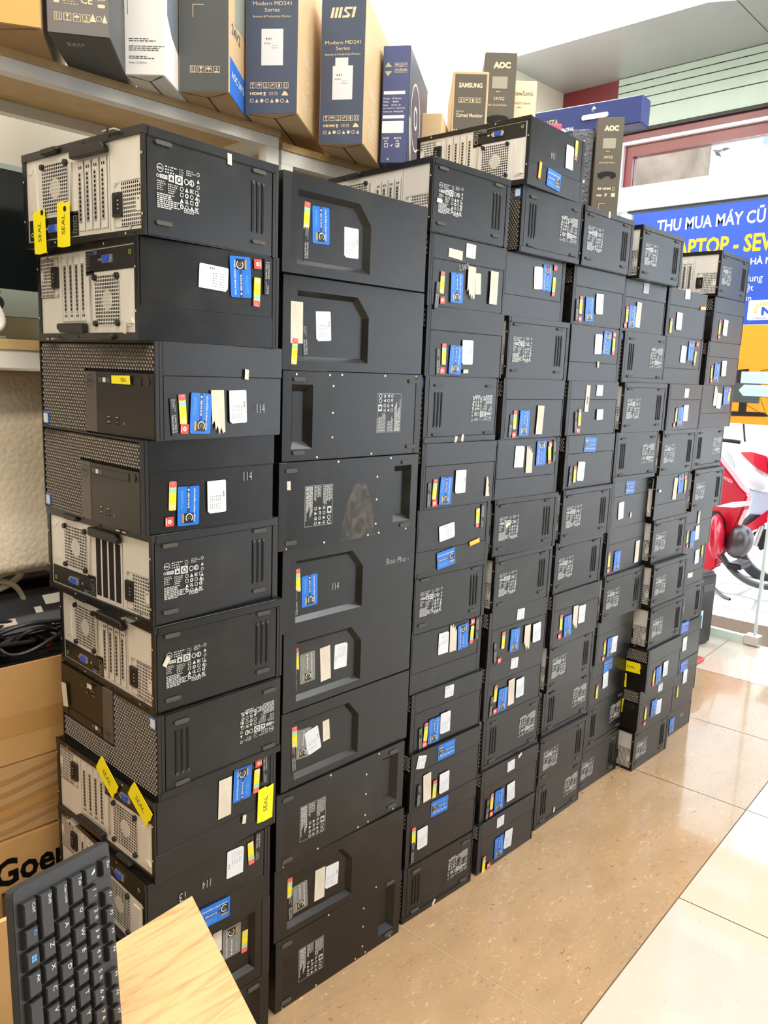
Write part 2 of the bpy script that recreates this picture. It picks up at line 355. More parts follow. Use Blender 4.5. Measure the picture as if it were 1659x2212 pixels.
# ================================================================ STREET
PAV = mat('street_paving', (214, 206, 200), .7); nt = PAV.node_tree
tc = nt.nodes.new('ShaderNodeTexCoord'); vo = nt.nodes.new('ShaderNodeTexVoronoi'); vo.feature = 'DISTANCE_TO_EDGE'; vo.inputs['Scale'].default_value = 4
nt.links.new(tc.outputs['Object'], vo.inputs['Vector']); cr = nt.nodes.new('ShaderNodeValToRGB'); cr.color_ramp.elements[0].position = .02; cr.color_ramp.elements[0].color = (.42, .38, .36, 1)
cr.color_ramp.elements[1].position = .05; cr.color_ramp.elements[1].color = (*lin((222, 212, 206)), 1)
nt.links.new(vo.outputs['Distance'], cr.inputs[0]); nt.links.new(cr.outputs[0], nt.nodes['Principled BSDF'].inputs['Base Color'])
struct(MB().box(4.28, -6, -.1, 14, 8, -.02, PAV).build('floor_street'))
struct(MB().box(3.95, -6, -.1, 4.28, 8, -.012, mat('red_granite_step', (168, 128, 112), .5, noise=.2, nscale=30)).build('floor_doorstep'))
struct(MB().box(12, -8, -.1, 12.2, 12, 7, mat('far_house_wall', (236, 238, 240), .8)).build('wall_street'))
slab_o = MB().box(6.2, 1.9, -.02, 6.5, 2.42, 4.2, mat('old_concrete_post', (128, 112, 98), .8, noise=.3, nscale=6)).build('concrete_post')
tag(slab_o, 'weathered brown concrete post outside, seen through the upper window', 'post')
tr = empty('street_tree', (7.2, 2.35, 0), 0, 'blurred dark tree outside, seen through the upper window pane', 'tree')
b = MB(); b.cyl(0, 0, .06, 0, 3.4, mat('bark', (92, 70, 60), .9), 10); b.build('trunk', tr)
b = MB(); LEAF = mat('tree_leaves', (110, 100, 98), .8); rn = random.Random(5)
for k in range(220):
    t = rn.uniform(0, 6.28); p = rn.gauss(0, .13); q = rn.gauss(0, .2); b.fr((p, rn.gauss(0, .16), 3.72+q), (math.cos(t), math.sin(t), rn.uniform(-.5, .5)), (-math.sin(t), math.cos(t), rn.uniform(-1, 1)))
    b.poly([(-.05, 0), (0, -.025), (.05, 0), (0, .025)], LEAF)
b.build('foliage', tr)
sg = empty('projecting_sign', (7, 1.35, 3.45), 0, 'grey blue projecting sign with a white oval, outside beyond the upper window', 'sign')
b = MB().fr((0, 0, 0), (0, -1, 0), (0, 0, 1)); b.slab([(-.32, 0), (.2, .06), (.24, .48), (-.2, .44), (-.3, .4)], -.06, 0, mat('sign_blue_grey', (150, 164, 190), .5)); b.build('sign_board', sg)
b = MB().fr((0, 0, 0), (0, -1, 0), (0, 0, 1)); b.disc(.08, .24, .2, WHT, .003, 28, .06); b.build('sign_oval', sg)
# motorbikes: outlines given in the plane across the street (y, z), built with real thickness
MRD = mat('scooter_red', (206, 22, 52), .22, coat=.6); MRW = mat('scooter_white', (240, 240, 244), .25, coat=.5); MBK = mat('scooter_black', (36, 34, 38), .35); CHR = mat('engine_chrome', (104, 100, 102), .32, .7)
LMP = mat('headlamp_glass', (226, 230, 236), .08, coat=.8); TYR = mat('tyre', (44, 46, 50), .7); GBL = mat('scooter_pale_blue', (190, 206, 222), .25, coat=.4)
def bike_part(name, px, X, c0, c1, m, par, bev=.006):
    b = MB().fr((X, 0, 0), (0, -1, 0), (0, 0, 1)); b.slab([(-y, z) for y, z in px], c0, c1, m)
    return b.build(name, par, bevel=bev, seg=2)
def ball(name, c, r, m, par, rx=0):
    bm = bmesh.new(); bmesh.ops.create_uvsphere(bm, u_segments=20, v_segments=12, radius=1)
    for v in bm.verts: v.co = Vector((v.co.x*r[0], v.co.y*r[1], v.co.z*r[2]))
    bmesh.ops.rotate(bm, verts=bm.verts, matrix=Matrix.Rotation(rx, 3, 'X')); bmesh.ops.translate(bm, verts=bm.verts, vec=c)
    me = bpy.data.meshes.new(name); bm.to_mesh(me); bm.free(); me.materials.append(m); me.polygons.foreach_set('use_smooth', [True]*len(me.polygons))
    o = bpy.data.objects.new(name, me); COL.objects.link(o)
    if par: o.parent = par
    return o
def wheel(name, c, r, par):
    bm = bmesh.new()
    n, k = 32, 10
    rings = [[bm.verts.new((.045*math.sin(2*math.pi*j/k), (r-.04+.04*math.cos(2*math.pi*j/k))*math.cos(2*math.pi*i/n), (r-.04+.04*math.cos(2*math.pi*j/k))*math.sin(2*math.pi*i/n))) for j in range(k)] for i in range(n)]
    for i in range(n):
        for j in range(k): bm.faces.new((rings[i][j], rings[(i+1) % n][j], rings[(i+1) % n][(j+1) % k], rings[i][(j+1) % k]))
    bmesh.ops.translate(bm, verts=bm.verts, vec=c)
    me = bpy.data.meshes.new(name); bm.to_mesh(me); bm.free(); me.materials.append(TYR); me.polygons.foreach_set('use_smooth', [True]*len(me.polygons))
    o = bpy.data.objects.new(name, me); COL.objects.link(o); o.parent = par
    b = MB().fr((c[0]-.012, c[1], c[2]), (0, -1, 0), (0, 0, 1)); b.ring(0, 0, r-.07, .012, SIH, 0, 32); b.cyl(0, 0, .03, 0, .03, SIH)
    for q in range(10):
        t = 2*math.pi*q/10; ux, uy = math.cos(t), math.sin(t); b.poly([(.03*ux-.002*uy, .03*uy+.002*ux), (.03*ux+.002*uy, .03*uy-.002*ux), ((r-.07)*ux+.002*uy, (r-.07)*uy-.002*ux), ((r-.07)*ux-.002*uy, (r-.07)*uy+.002*ux)], SIH)
    b.build('spokes', o)
    return o
mb1 = empty('motorbike', (0, 0, 0), 0, 'red motorbike parked outside the glass door, its leg shield nearest the stacks', 'motorbike', None)
wheel('wheel', (5.0, 1.18, .27), .29, mb1); wheel('wheel', (5.12, -.0, .27), .29, mb1)
bike_part('leg_shield', [(0.994, 0.959), (0.833, 0.793), (0.774, 0.725), (0.718, 0.682), (0.733, 0.577), (0.77, 0.454), (0.822, 0.31), (0.866, 0.224), (0.866, 0.168), (0.983, 0.034), (1.047, 0.56), (1.045, 0.9)], 5.0, 0, .11, MRD, mb1, .012)
bike_part('stripe_decal', [(0.914, 0.578), (0.811, 0.621), (0.683, 0.651), (0.688, 0.617), (0.792, 0.586)], 4.888, 0, .001, MRW, mb1, 0)
b = MB().fr((4.886, 0, 0), (0, -1, 0), (0, 0, 1)); p = (0.885, 0.77); b.text('HONDA', -p[0], p[1], MRW, 0, w=.065, h=.022, rot=-24); b.build('maker_lettering', mb1)
bike_part('wheel_arch', [(0.935, 0.546), (0.888, 0.547), (0.839, 0.491), (0.821, 0.384), (0.841, 0.284), (0.903, 0.337)], 4.885, 0, .01, MBK, mb1, .003)
ball('front_fender', (4.80, (0.852, 0.394)[0], (0.852, 0.394)[1]), (.10, .04, .15), MRD, mb1, R(-6))
bike_part('headlamp', [(0.876, 0.968), (0.847, 0.956), (0.806, 0.883), (0.795, 0.841), (0.835, 0.871), (0.877, 0.922)], 4.87, 0, .03, LMP, mb1)
ball('engine_cover', (4.93, (0.749, 0.358)[0], (0.749, 0.358)[1]), (.10, .085, .115), CHR, mb1, R(12))
b = MB().fr((0, 0, 0)); mbp = [(4.93, .86, .25), (4.95, .75, .10), (5.0, .66, .05), (5.02, .5, .08)]
tube('exhaust_pipe', mbp, .022, CHR, mb1); tube('side_stand', [(4.95, .95, .2), (4.9, .92, .05), (4.85, .84, -.01), (4.8, .72, -.012)], .010, CHR, mb1)
bike_part('floor_board', [(0.798, 0.211), (0.712, 0.209), (0.708, 0.171), (0.805, 0.164)], 5.0, -.1, .1, MBK, mb1)
tube('handlebar', [(5.02, 1.12, .98), (5.0, 1.0, 1.03), (5.02, .85, 1.01)], .014, MBK, mb1)
bike_part('seat', [(.55, .72), (-.1, .76), (-.12, .68), (.5, .62)], 5.1, -.1, .12, MBK, mb1)
mb2 = empty('motorbike', (0, 0, 0), 0, 'second motorbike outside the glass door, with white cowl and round headlight', 'motorbike', None)
XB = 5.55
wheel('wheel', (XB+.05, (0.731, 0.188)[0], .24), .29, mb2); wheel('wheel', (XB+.05, (0.731, 0.188)[0]-1.2, .24), .29, mb2)
bike_part('front_cowl', [(0.992, 0.897), (0.937, 0.869), (0.855, 0.804), (0.798, 0.777), (0.786, 0.678), (0.953, 0.67), (1.001, 0.743)], XB, -.05, .1, MRW, mb2, .012)
bike_part('red_shroud', [(1.0, 0.91), (0.917, 0.921), (0.803, 0.899), (0.778, 0.769), (0.855, 0.804), (0.936, 0.862)], XB, -.02, .12, MRD, mb2, .01)
ball('headlamp', (XB-.08, (0.9, 0.73)[0], (0.9, 0.73)[1]), (.07, .125, .075), LMP, mb2, R(20))
bike_part('body_panel', [(0.946, 0.664), (0.891, 0.644), (0.763, 0.637), (0.743, 0.472), (0.913, 0.463), (0.893, 0.603)], XB, -.05, .06, GBL, mb2, .01)
bike_part('side_stripe', [(0.922, 0.368), (0.874, 0.407), (0.751, 0.535), (0.741, 0.449), (0.875, 0.331)], XB, 0, .08, MRD, mb2, .006)
bike_part('engine_block', [(0.865, 0.333), (0.743, 0.387), (0.718, 0.256), (0.802, 0.206)], XB, -.05, .05, MBK, mb2, .006)
tube('shock_spring', [(5.5, (0.803, 0.35)[0], .40), (5.5, (0.838, 0.234)[0], .24)], .022, SIH, mb2)
tube('mirror_stalk', [(XB, (1.01, 0.878)[0], .98), (XB, (1.036, 0.994)[0], 1.12), (XB, (1.051, 1.061)[0], 1.2)], .008, MBK, mb2)

# tower standing by the door and a red cone
TW = empty('desktop_tower', (3.62, .46, 0), R(-8), 'single dark computer tower standing upright on the cream tiles by the glass door', 'computer')
b = MB(); b.box(0, 0, 0, .16, .38, .40, PLG); b.build('case', TW, bevel=.012, seg=3)
b = MB().fr((0, 0, 0), (1, 0, 0), (0, 0, 1)); b.box(.015, .02, .0, .145, .38, .004, MBK); b.box(.03, .30, .004, .13, .34, .006, GRY); b.box(.03, .1, .004, .05, .2, .006, BLA); b.build('front_panel', TW)
CN = mat('cone_red', (190, 70, 58), .5)
cone = empty('traffic_cone', (3.37, .43, 0), 0, 'small dull red cone standing on the floor behind the last stack', 'traffic cone')
b = MB(); b.box(-.095, -.095, 0, .095, .095, .02, CN); b.build('base', cone, bevel=.006); b = MB(); b.cyl(0, 0, .085, .02, .36, CN, 28, .03); b.build('cone_body', cone, smooth=False)

# ================================================================ DESKTOP TOWERS
MW, MH, MD = .154, .348, .268            # mini tower: width (lying height), height, depth
def FB(): return MB().fr((MW, MD, 0), (0, -1, 0), (-1, 0, 0))       # bottom face
def FT(): return MB().fr((MW, 0, MH), (0, 1, 0), (-1, 0, 0))        # top face
def FR_(): return MB().fr((MW, MD, MH), (0, 0, -1), (-1, 0, 0))     # rear face
def FF(): return MB().fr((MW, 0, 0), (0, 0, 1), (-1, 0, 0))         # front face
DUS = mat('dust', (150, 140, 122), .9); nt = DUS.node_tree; tc = nt.nodes.new('ShaderNodeTexCoord'); nn = nt.nodes.new('ShaderNodeTexNoise'); nn.inputs['Scale'].default_value = 38; nn.inputs['Detail'].default_value = 8; nn.inputs['Distortion'].default_value = 1.5
nt.links.new(tc.outputs['Object'], nn.inputs['Vector']); mr = nt.nodes.new('ShaderNodeMapRange'); mr.inputs[1].default_value = .42; mr.inputs[2].default_value = .8; mr.inputs[3].default_value = .03; mr.inputs[4].default_value = .42
nt.links.new(nn.outputs[0], mr.inputs[0]); nt.links.new(mr.outputs[0], nt.nodes['Principled BSDF'].inputs['Alpha'])
PROTO = {}
def keep(key, o):
    COL.objects.unlink(o); PROTO[key] = o; o.parent = None; return o
# chassis with thin cover
b = MB(); b.box(.0006, .013, .0006, MW-.0004, MD, MH-.0006, BLK); keep('case', b.build('case', bevel=.002, seg=2))
b = MB(); b.box(0, .0135, .0008, .0016, MD+.0005, MH-.0008, BLK)
b.box(0, .0135, MH-.0012, .0515, MD+.0003, MH, BLK); b.box(0, .0135, 0, .013, MD+.0003, .0012, BLK); keep('side_cover', b.build('side_cover', bevel=.0004))
# bottom features
b = FB()
for u_ in (.209, .2205, .232): b.slab([(u_-.0022, .036), (u_+.0022, .036), (u_+.0022, .115), (u_-.0022, .115)], -.001, .0008, PLA); b.rect(u_-.0012, .038, u_+.0012, .113, HOL, .001); b.disc(u_, .115, .0028, RUB, .0011, 10)
keep('vent_slots', b.build('vent_slots'))
for k, (u_, v_) in enumerate(((.030, .134), (.030, .0205), (.222, .134), (.222, .021))):
    b = FB(); b.rrect(u_-.0145, v_-.0032, u_+.0145, v_+.0032, .003, RUB, .0028, t=.0035); keep('foot%d' % k, b.build('foot'))
b = FB(); b.box(.001, .1385, -.0005, .262, .1395, .0007, HOL); b.rect(.004, .14, .264, .1525, BLK, .0009); keep('cover_lip', b.build('cover_lip'))
# regulatory print
b = FB(); x0, y0, x1, y1 = .017, .042, .102, .107
b.ring(x0+.007, y1-.008, .006, .0009, PRN, .0006); b.text('DELL', x0+.0025, y1-.0096, PRN, .0006, w=.009, h=.003, bold=.03)
b.lines(x0+.016, y1-.014, x0+.038, y1-.002, 3, PRN, .0006, seed=2); b.lines(x0+.042, y1-.012, x0+.052, y1-.002, 3, PRN, .0006, seed=3); b.lines(x0+.055, y1-.010, x0+.073, y1-.001, 3, PRN, .0006, seed=4)
b.rect(x0+.006, y1-.0225, x0+.020, y1-.0165, PRN, .0006); b.text('122VYY', x0+.0075, y1-.0215, TAG, .0008, w=.011, h=.004); b.ring(x0+.0025, y1-.0195, .0025, .001, PRN, .0006, 12)
b.rect(x0+.022, y1-.0245, x0+.032, y1-.0145, PRN, .0006); b.poly([(x0+.024, y1-.022), (x0+.030, y1-.022), (x0+.027, y1-.016)], TAG, .0008)
b.rect(x0+.034, y1-.0255, x0+.048, y1-.0125, PRN, .0006); b.disc(x0+.041, y1-.019, .0045, TAG, .0008, 16); b.disc(x0+.041, y1-.019, .0028, PRN, .0009, 12)
b.ring(x0+.055, y1-.019, .0045, .0013, PRN, .0006); b.ring(x0+.065, y1-.019, .0048, .0016, PRN, .0006); b.text('S', x0+.0628, y1-.0215, PRN, .0006, h=.005, bold=.04)
b.lines(x0+.001, y1-.040, x0+.018, y1-.025, 5, PRN, .0006, seed=5); b.lines(x0+.021, y1-.042, x0+.040, y1-.027, 5, PRN, .0006, seed=6)
for q in range(4):
    cx_ = x0+.046+q*.0095
    for r_ in range(4):
        cy_ = y1-.031-r_*.0085; z_ = (q+r_*3) % 5
        if z_ == 0: b.ring(cx_, cy_, .0034, .001, PRN, .0006, 14)
        elif z_ == 1: b.poly([(cx_-.0035, cy_-.003), (cx_+.0035, cy_-.003), (cx_, cy_+.0035)], PRN, .0006)
        elif z_ == 2: b.text(('FC', 'CE', 'ERC', 'UL')[(q+r_) % 4], cx_-.0035, cy_-.003, PRN, .0006, w=.007, h=.006, bold=.04)
        elif z_ == 3: b.frame(cx_-.003, cy_-.003, cx_+.003, cy_+.003, .0009, PRN, .0006)
        else: b.ring(cx_, cy_, .0034, .0018, PRN, .0006, 14)
for q in range(5): b.ring(x0+.0775, y1-.004-q*.0095, .003, .0009, PRN, .0006, 10) if q % 2 == 0 else b.poly([(x0+.0745, y1-.0075-q*.0095), (x0+.0805, y1-.0075-q*.0095), (x0+.0775, y1-.002-q*.0095)], PRN, .0006)
b.lines(x0+.001, y0, x0+.046, y1-.043, 8, PRN, .0006, fill=.6, seed=7); b.lines(x0+.05, y0, x0+.08, y0+.008, 3, PRN, .0006, fill=.6, seed=8)
keep('regulatory_label', b.build('regulatory_label'))
# top: front seam where bezel meets the case
b = FT(); b.rect(.0125, .002, .0138, .152, HOL, -.0002); b.rect(.014, .1010, .267, .1025, HOL, -.0004); keep('top_seam', b.build('bezel_seam'))

# rear
def rear_parts():
    out = []
    b = FR_(); b.rect(.010, .010, .338, .142, SIL, .0006)
    b.slab([(0, 0), (MH, 0), (MH, .0095), (0, .0095)], 0, .004, BLK); b.slab([(0, .142), (MH, .142), (MH, MW), (0, MW)], 0, .004, BLK)
    b.slab([(0, .0095), (.010, .0095), (.010, .142), (0, .142)], 0, .003, BLK); b.slab([(.338, .0095), (MH, .0095), (MH, .142), (.338, .142)], 0, .003, BLK)
    for u_ in (.06, .13, .2, .27, .32): b.rect(u_, .003, u_+.008, .006, HOL, .0042)
    for u_ in (.08, .19, .26): b.rect(u_, .146, u_+.007, .1495, HOL, .0042)
    for u_, v_ in ((.005, .045), (.005, .11), (.343, .03), (.343, .115), (.3, .005), (.1, .005)): b.disc(u_, v_, .002, SCR, .0045, 10)
    b.slab([(.022, .060), (.044, .060), (.040, .132), (.024, .132)], 0, .002, SIL); b.slab([(.148, .050), (.1535, .050), (.1535, .125), (.148, .125)], 0, .003, SIH)
    b.slab([(.016, .128), (.036, .128), (.030, .12), (.022, .12)], 0, .003, SIL)
    b.rect(.256, .012, .2566, .14, INK, .0009)
    out.append(('rear_panel', None, b.build('rear_panel')))
    b = FR_()                                                      # fan grille
    u0_, v0_, u1_, v1_ = .060, .052, .138, .130; N = 14; dp = (u1_-u0_)/N
    b.disc((u0_+u1_)/2, (v0_+v1_)/2, .016, SIL, .0010, 24)
    b.poly([(u0_+.012, v0_), (u1_-.012, v0_), (u1_, v0_+.012), (u1_, v1_-.012), (u1_-.012, v1_), (u0_+.012, v1_), (u0_, v1_-.012), (u0_, v0_+.012)], HOL, .0008)
    for k in range(N+1):
        q = u0_+k*dp; e_ = max(0, .012-min(q-u0_, u1_-q)); b.rect(q-.0009, v0_+e_, q+.0009, v1_-e_, SIL, .0016)
        q = v0_+k*dp; e_ = max(0, .012-min(q-v0_, v1_-q)); b.rect(u0_+e_, q-.0009, u1_-e_, q+.0009, SIL, .0017)
    out.append(('fan_grille', 0, b.build('fan_grille')))
    for k, (u_, v_) in enumerate(((.064, .127), (.135, .127), (.064, .055), (.135, .055))):
        b = FR_(); b.cyl(u_, v_, .0052, .001, .006, PLA, 14, .0045); out.append(('stud', 0, b.build('fan_stud')))
    for k in range(4):                                             # slot covers
        b = FR_(); a = .170+k*.0212; b.slab([(a, .018), (a+.0155, .018), (a+.0155, .122), (a, .122)], .001, .0022, SIL); b.rect(a+.0165, .016, a+.0175, .124, INK, .0012)
        b.slab([(a+.002, .030), (a+.0115, .030), (a+.0115, .108), (a+.002, .108)], .002, .003, SIH)
        for q in range(11): b.rect(a+.0045, .033+q*.0067, a+.009, .0376+q*.0067, HOL, .0032)
        b.rect(a+.003, .111, a+.006, .1155, HOL, .0024); b.rect(a+.0085, .111, a+.0115, .1155, HOL, .0024)
        out.append(('slot', 0, b.build('slot_cover')))
    b = FR_(); b.slab([(.162, .126), (.258, .126), (.258, .135), (.248, .1415), (.162, .1415)], .002, .013, PLA); out.append(('latch', 0, b.build('cover_latch', bevel=.002)))
    b = FR_(); b.slab([(.076, .143), (.116, .143), (.122, .150), (.116, .153), (.072, .153), (.068, .148)], .002, .011, PLA); out.append(('handle', 0, b.build('cover_handle', bevel=.002)))
    b = FR_(); u0_, v0_, u1_, v1_ = .268, .016, .336, .080
    b.frame(u0_-.001, v0_-.001, u1_+.001, v1_+.001, .0012, SIH, .0016); b.rect(.286, v0_, u1_, v1_, HOL, .0008)
    for k in range(11): q = .286+k*(u1_-.286)/10; b.rect(q-.001, v0_, q+.001, v1_, SIL, .0015)
    for k in range(12): q = v0_+k*(v1_-v0_)/11; b.rect(.286, q-.001, u1_, q+.001, SIL, .0016)
    b.rect(.324, .036, u1_, .058, SIL, .002); b.disc(.330, .053, .002, INK, .0022, 8)
    for u_, v_ in ((.272, .078), (.334, .078), (.308, .014)): b.disc(u_, v_, .003, SIH, .0022, 12)
    out.append(('psu', 0, b.build('power_supply_grille')))
    b = FR_(); b.rrect(.266, .030, .290, .066, .003, PLA, .0045, t=.004); b.poly([(.270, .035), (.286, .035), (.286, .061), (.276, .061), (.270, .056)], HOL, .0048)
    for q in (.042, .048, .054): b.rect(.280, q-.001, .284, q+.001, SIH, .005)
    out.append(('socket', 0, b.build('power_socket')))
    b = FR_(); b.rect(.014, .012, .167, .046, PLA, .0012); b.rect(.140, .044, .167, .050, PLA, .0012)
    b.slab([(.078, .022), (.108, .022), (.108, .034), (.078, .034)], .001, .004, SIH); b.slab([(.083, .023), (.103, .023), (.101, .033), (.085, .033)], .003, .0065, VGA)
    for u_ in (.0765, .1095): b.disc(u_, .028, .0025, SIH, .0045, 8)
    for u_ in (.128, .141): b.rect(u_, .014, u_+.010, .018, VGA if u_ < .135 else HOL, .0018); b.rect(u_, .021, u_+.010, .025, HOL, .0018); b.frame(u_-.0005, .0135, u_+.0105, .0185, .0006, SIH, .002)
    b.rect(.153, .034, .163, .043, HOL, .0018); b.frame(.153, .034, .163, .043, .0008, SIH, .002)
    for q in (.016, .025): b.frame(.153, q, .163, q+.006, .0008, SIH, .002)
    b.ring(.024, .022, .0038, .0014, GRN, .002, 16); b.rect(.118, .026, .124, .030, SIH, .002)
    out.append(('ports', 0, b.build('port_panel')))
    b = FR_(); b.slab([(.262, .1512), (.292, .1512), (.292, .1532), (.262, .1532)], -.008, .016, SIH); b.disc(.277, .152, .003, HOL, .0165, 12); out.append(('hasp', 0, b.build('lock_hasp')))
    return out
REAR = rear_parts()
for _, _, o in REAR: COL.objects.unlink(o)
def merged(name, lst):
    me = bpy.data.meshes.new(name); bm = bmesh.new(); ml = []
    for o in lst:
        n0 = len(bm.faces); bm.from_mesh(o.data); bm.faces.ensure_lookup_table()
        for f_ in bm.faces[n0:]:
            m = o.data.materials[f_.material_index]
            if m not in ml: ml.append(m)
            f_.material_index = ml.index(m)
    bm.to_mesh(me); bm.free()
    for m in ml: me.materials.append(m)
    o = bpy.data.objects.new(name, me); return o
REAR1 = merged('rear_panel', [o for k_, _, o in REAR if k_ not in ('latch', 'handle', 'hasp')])

# front bezel
def front_parts():
    out = []
    b = FF(); b.slab([(0, 0), (MH, 0), (MH, MW), (0, MW)], -.0125, -.006, PLA)
    b.slab([(0, 0), (.004, 0), (.004, MW), (0, MW)], -.007, 0, PLA); b.slab([(.344, 0), (MH, 0), (MH, MW), (.344, MW)], -.007, 0, PLA)
    b.slab([(.004, .1515), (.344, .1515), (.344, MW), (.004, MW)], -.007, 0, PLA); b.slab([(.004, 0), (.149, 0), (.149, .003), (.004, .003)], -.007, 0, PLA)
    out.append(('front_bezel', None, b.build('front_bezel')))
    b = FF(); px, py = .0078, .0056; r_ = .0040
    def cell(u_, v_):
        i = len(b.v)
        for rr, cc, dx, dy in ((.0042, -.0008, 0, 0), (.0032, -.0012, 0, 0), (.0022, -.0048, -.0003, .0006)):
            for k in range(6): t = R(30+60*k); b.v.append(b.P(u_+rr*math.cos(t)+dx, v_+rr*.88*math.sin(t)+dy, cc))
        for rg in (0, 1):
            for k in range(6): b.f.append((i+rg*6+k, i+rg*6+(k+1) % 6, i+rg*6+6+(k+1) % 6, i+rg*6+6+k)); b.m.append(b.mi(PLA if rg == 0 else GRL))
        b.f.append(tuple(i+12+k for k in range(6))); b.m.append(b.mi(HOL))
    row = 0; v_ = .0055
    while v_ < .150:
        u_ = .0085+(px/2 if row % 2 else 0)
        while u_ < .341:
            if not (u_ > .1465 and v_ < .1065): cell(u_, v_)
            u_ += px
        v_ += py; row += 1
    b.slab([(.004, .003), (.149, .003), (.149, .104), (.344, .104), (.344, .1515), (.004, .1515)], -.0065, -.0049, HOL)
    out.append(('grille', 0, b.build('honeycomb_grille')))
    b = FF(); b.slab([(.1495, .002), (.184, .002), (.184, .1035), (.1495, .1035)], -.006, .0015, GRY); out.append(('strip', 0, b.build('bezel_strip', bevel=.001)))
    b = FF(); b.slab([(.184, .002), (.344, .002), (.344, .1035), (.184, .1035)], -.006, .0006, PLG)
    for k in range(4):
        u_ = .212+(k % 2)*.024; v_ = .019+(k//2)*.0085; b.rect(u_, v_, u_+.012, v_+.005, HOL, .0009); b.rect(u_+.002, v_+.0022, u_+.011, v_+.0042, (GLD, VGA, GLD, GLD)[k], .0012)
    b.ring(.262, .022, .0022, .0009, GLD, .0011, 12); out.append(('panel', 0, b.build('control_panel')))
    b = FF(); b.slab([(.189, .084), (.312, .084), (.312, .0975), (.189, .0975)], 0, .0016, PLA); b.rect(.190, .0845, .311, .0852, HOL, .0018)
    for u_, m_ in ((.192, GRY), (.204, WHT), (.216, GRY)): b.rect(u_, .087, u_+.009, .0945, m_, .0019)
    out.append(('drive', 0, b.build('optical_drive')))
    b = FF(); b.cyl(.327, .0925, .0065, .0005, .002, PLA, 20); b.ring(.327, .0925, .0068, .0008, GRY, .0021, 20); out.append(('button', 0, b.build('power_button')))
    b = FF(); b.ring(.167, .088, .0105, .001, PLA, .0018, 28); b.text('DELL', .1598, .0855, PLA, .0018, w=.0145, h=.0052, bold=.03); out.append(('emblem', 0, b.build('maker_emblem')))
    b = FF(); b.rrect(.006, .006, .024, .026, .001, BLU, .0005, t=.001); b.rrect(.0078, .008, .0222, .024, .0006, WHT, .0008); out.append(('badge', 0, b.build('processor_badge')))
    return out
FRONT = front_parts()
for _, _, o in FRONT: COL.objects.unlink(o)
FRONT1 = merged('front_bezel', [o for _, _, o in FRONT])

# placements of the case inside its lying box (see the four ways they are laid)
def M4(rx, ry, rz, t):   # rows: images of local x, y, z
    m = Matrix.Identity(4)
    for c_, ax in enumerate((rx, ry, rz)):
        for r_ in range(3): m[r_][c_] = ax[r_]
    for r_ in range(3): m[r_][3] = t[r_]
    return m
ORI = {'TF': M4((0, 0, -1), (1, 0, 0), (0, -1, 0), (0, MH, MW)), 'BF': M4((0, 0, 1), (1, 0, 0), (0, 1, 0), (0, 0, 0)),
       'TR': M4((0, 0, 1), (-1, 0, 0), (0, -1, 0), (MD, MH, 0)), 'BR': M4((0, 0, -1), (-1, 0, 0), (0, 1, 0), (MD, 0, MW))}
def put(src, name, parent, mtx=None):
    o = src.copy(); o.name = name; COL.objects.link(o); o.parent = parent
    if mtx is not None: o.matrix_local = mtx
    return o

# ---- big towers (column 1 and foot of column 0)
PW, PH, PD = .388, .1735, .36
def ring_face(b, outer, inner, m, c=0):
    tr = tessellate_polygon([[Vector((*p, 0)) for p in outer], [Vector((*p, 0)) for p in inner]]); al = outer+inner; i = len(b.v)
    b.v += [b.P(p[0], p[1], c) for p in al]
    for t in tr:
        A, B_, C_ = [Vector((*al[k], 0)) for k in t]
        if (B_-A).cross(C_-A).z < 0: t = (t[0], t[2], t[1])
        b.f.append(tuple(i+k for k in t)); b.m.append(b.mi(m))
def recess(b, outer, shrink, depth, m, mi_):
    cx_ = sum(p[0] for p in outer)/len(outer); cy_ = sum(p[1] for p in outer)/len(outer); n = len(outer)
    if len(outer) == 5: inner = [(outer[0][0]+shrink, outer[0][1]+shrink), (outer[1][0]-shrink, outer[1][1]+shrink), (outer[2][0]-shrink, outer[2][1]-shrink*.4), (outer[3][0]-shrink*.4, outer[3][1]-shrink), (outer[4][0]+shrink, outer[4][1]-shrink)]
    else: inner = [(outer[0][0]+shrink, outer[0][1]+shrink), (outer[1][0]-shrink, outer[1][1]+shrink), (outer[2][0]-shrink, outer[2][1]-shrink), (outer[3][0]+shrink, outer[3][1]-shrink)]
    i = len(b.v); b.v += [b.P(*p, 0) for p in outer]+[b.P(*p, -depth) for p in inner]
    for k in range(n): b.f.append((i+k, i+(k+1) % n, i+n+(k+1) % n, i+n+k)); b.m.append(b.mi(m))
    b.f.append(tuple(i+n+k for k in range(n))); b.m.append(b.mi(mi_))
def shell(outer_hole, shrink, depth):
    b = MB().fr((0, 0, 0), (1, 0, 0), (0, 0, 1)); E_ = .0008
    oc = [(E_, E_), (PW-E_, E_), (PW-E_, PH-E_), (E_, PH-E_)]
    ring_face(b, oc, outer_hole, BLK); recess(b, outer_hole, shrink, depth, BLK, BLK)
    b2 = [(p[0], p[1]) for p in oc]; i = len(b.v); b.v += [b.P(*p, 0) for p in b2]+[b.P(*p, -PD) for p in b2]
    for k in range(4): b.f.append((i+(k+1) % 4, i+k, i+4+k, i+4+(k+1) % 4)); b.m.append(b.mi(BLK))
    b.f.append((i+7, i+6, i+5, i+4)); b.m.append(b.mi(BLK))
    return b
REC = [(.036, .018), (.222, .018), (.222, .110), (.190, .147), (.036, .147)]
GRV = [(.313, .026), (.366, .026), (.366, .150), (.313, .150)]
PTOP = shell(REC, .009, .011).build('case'); COL.objects.unlink(PTOP)
PBOT = shell(GRV, .014, .014).build('case'); COL.objects.unlink(PBOT)
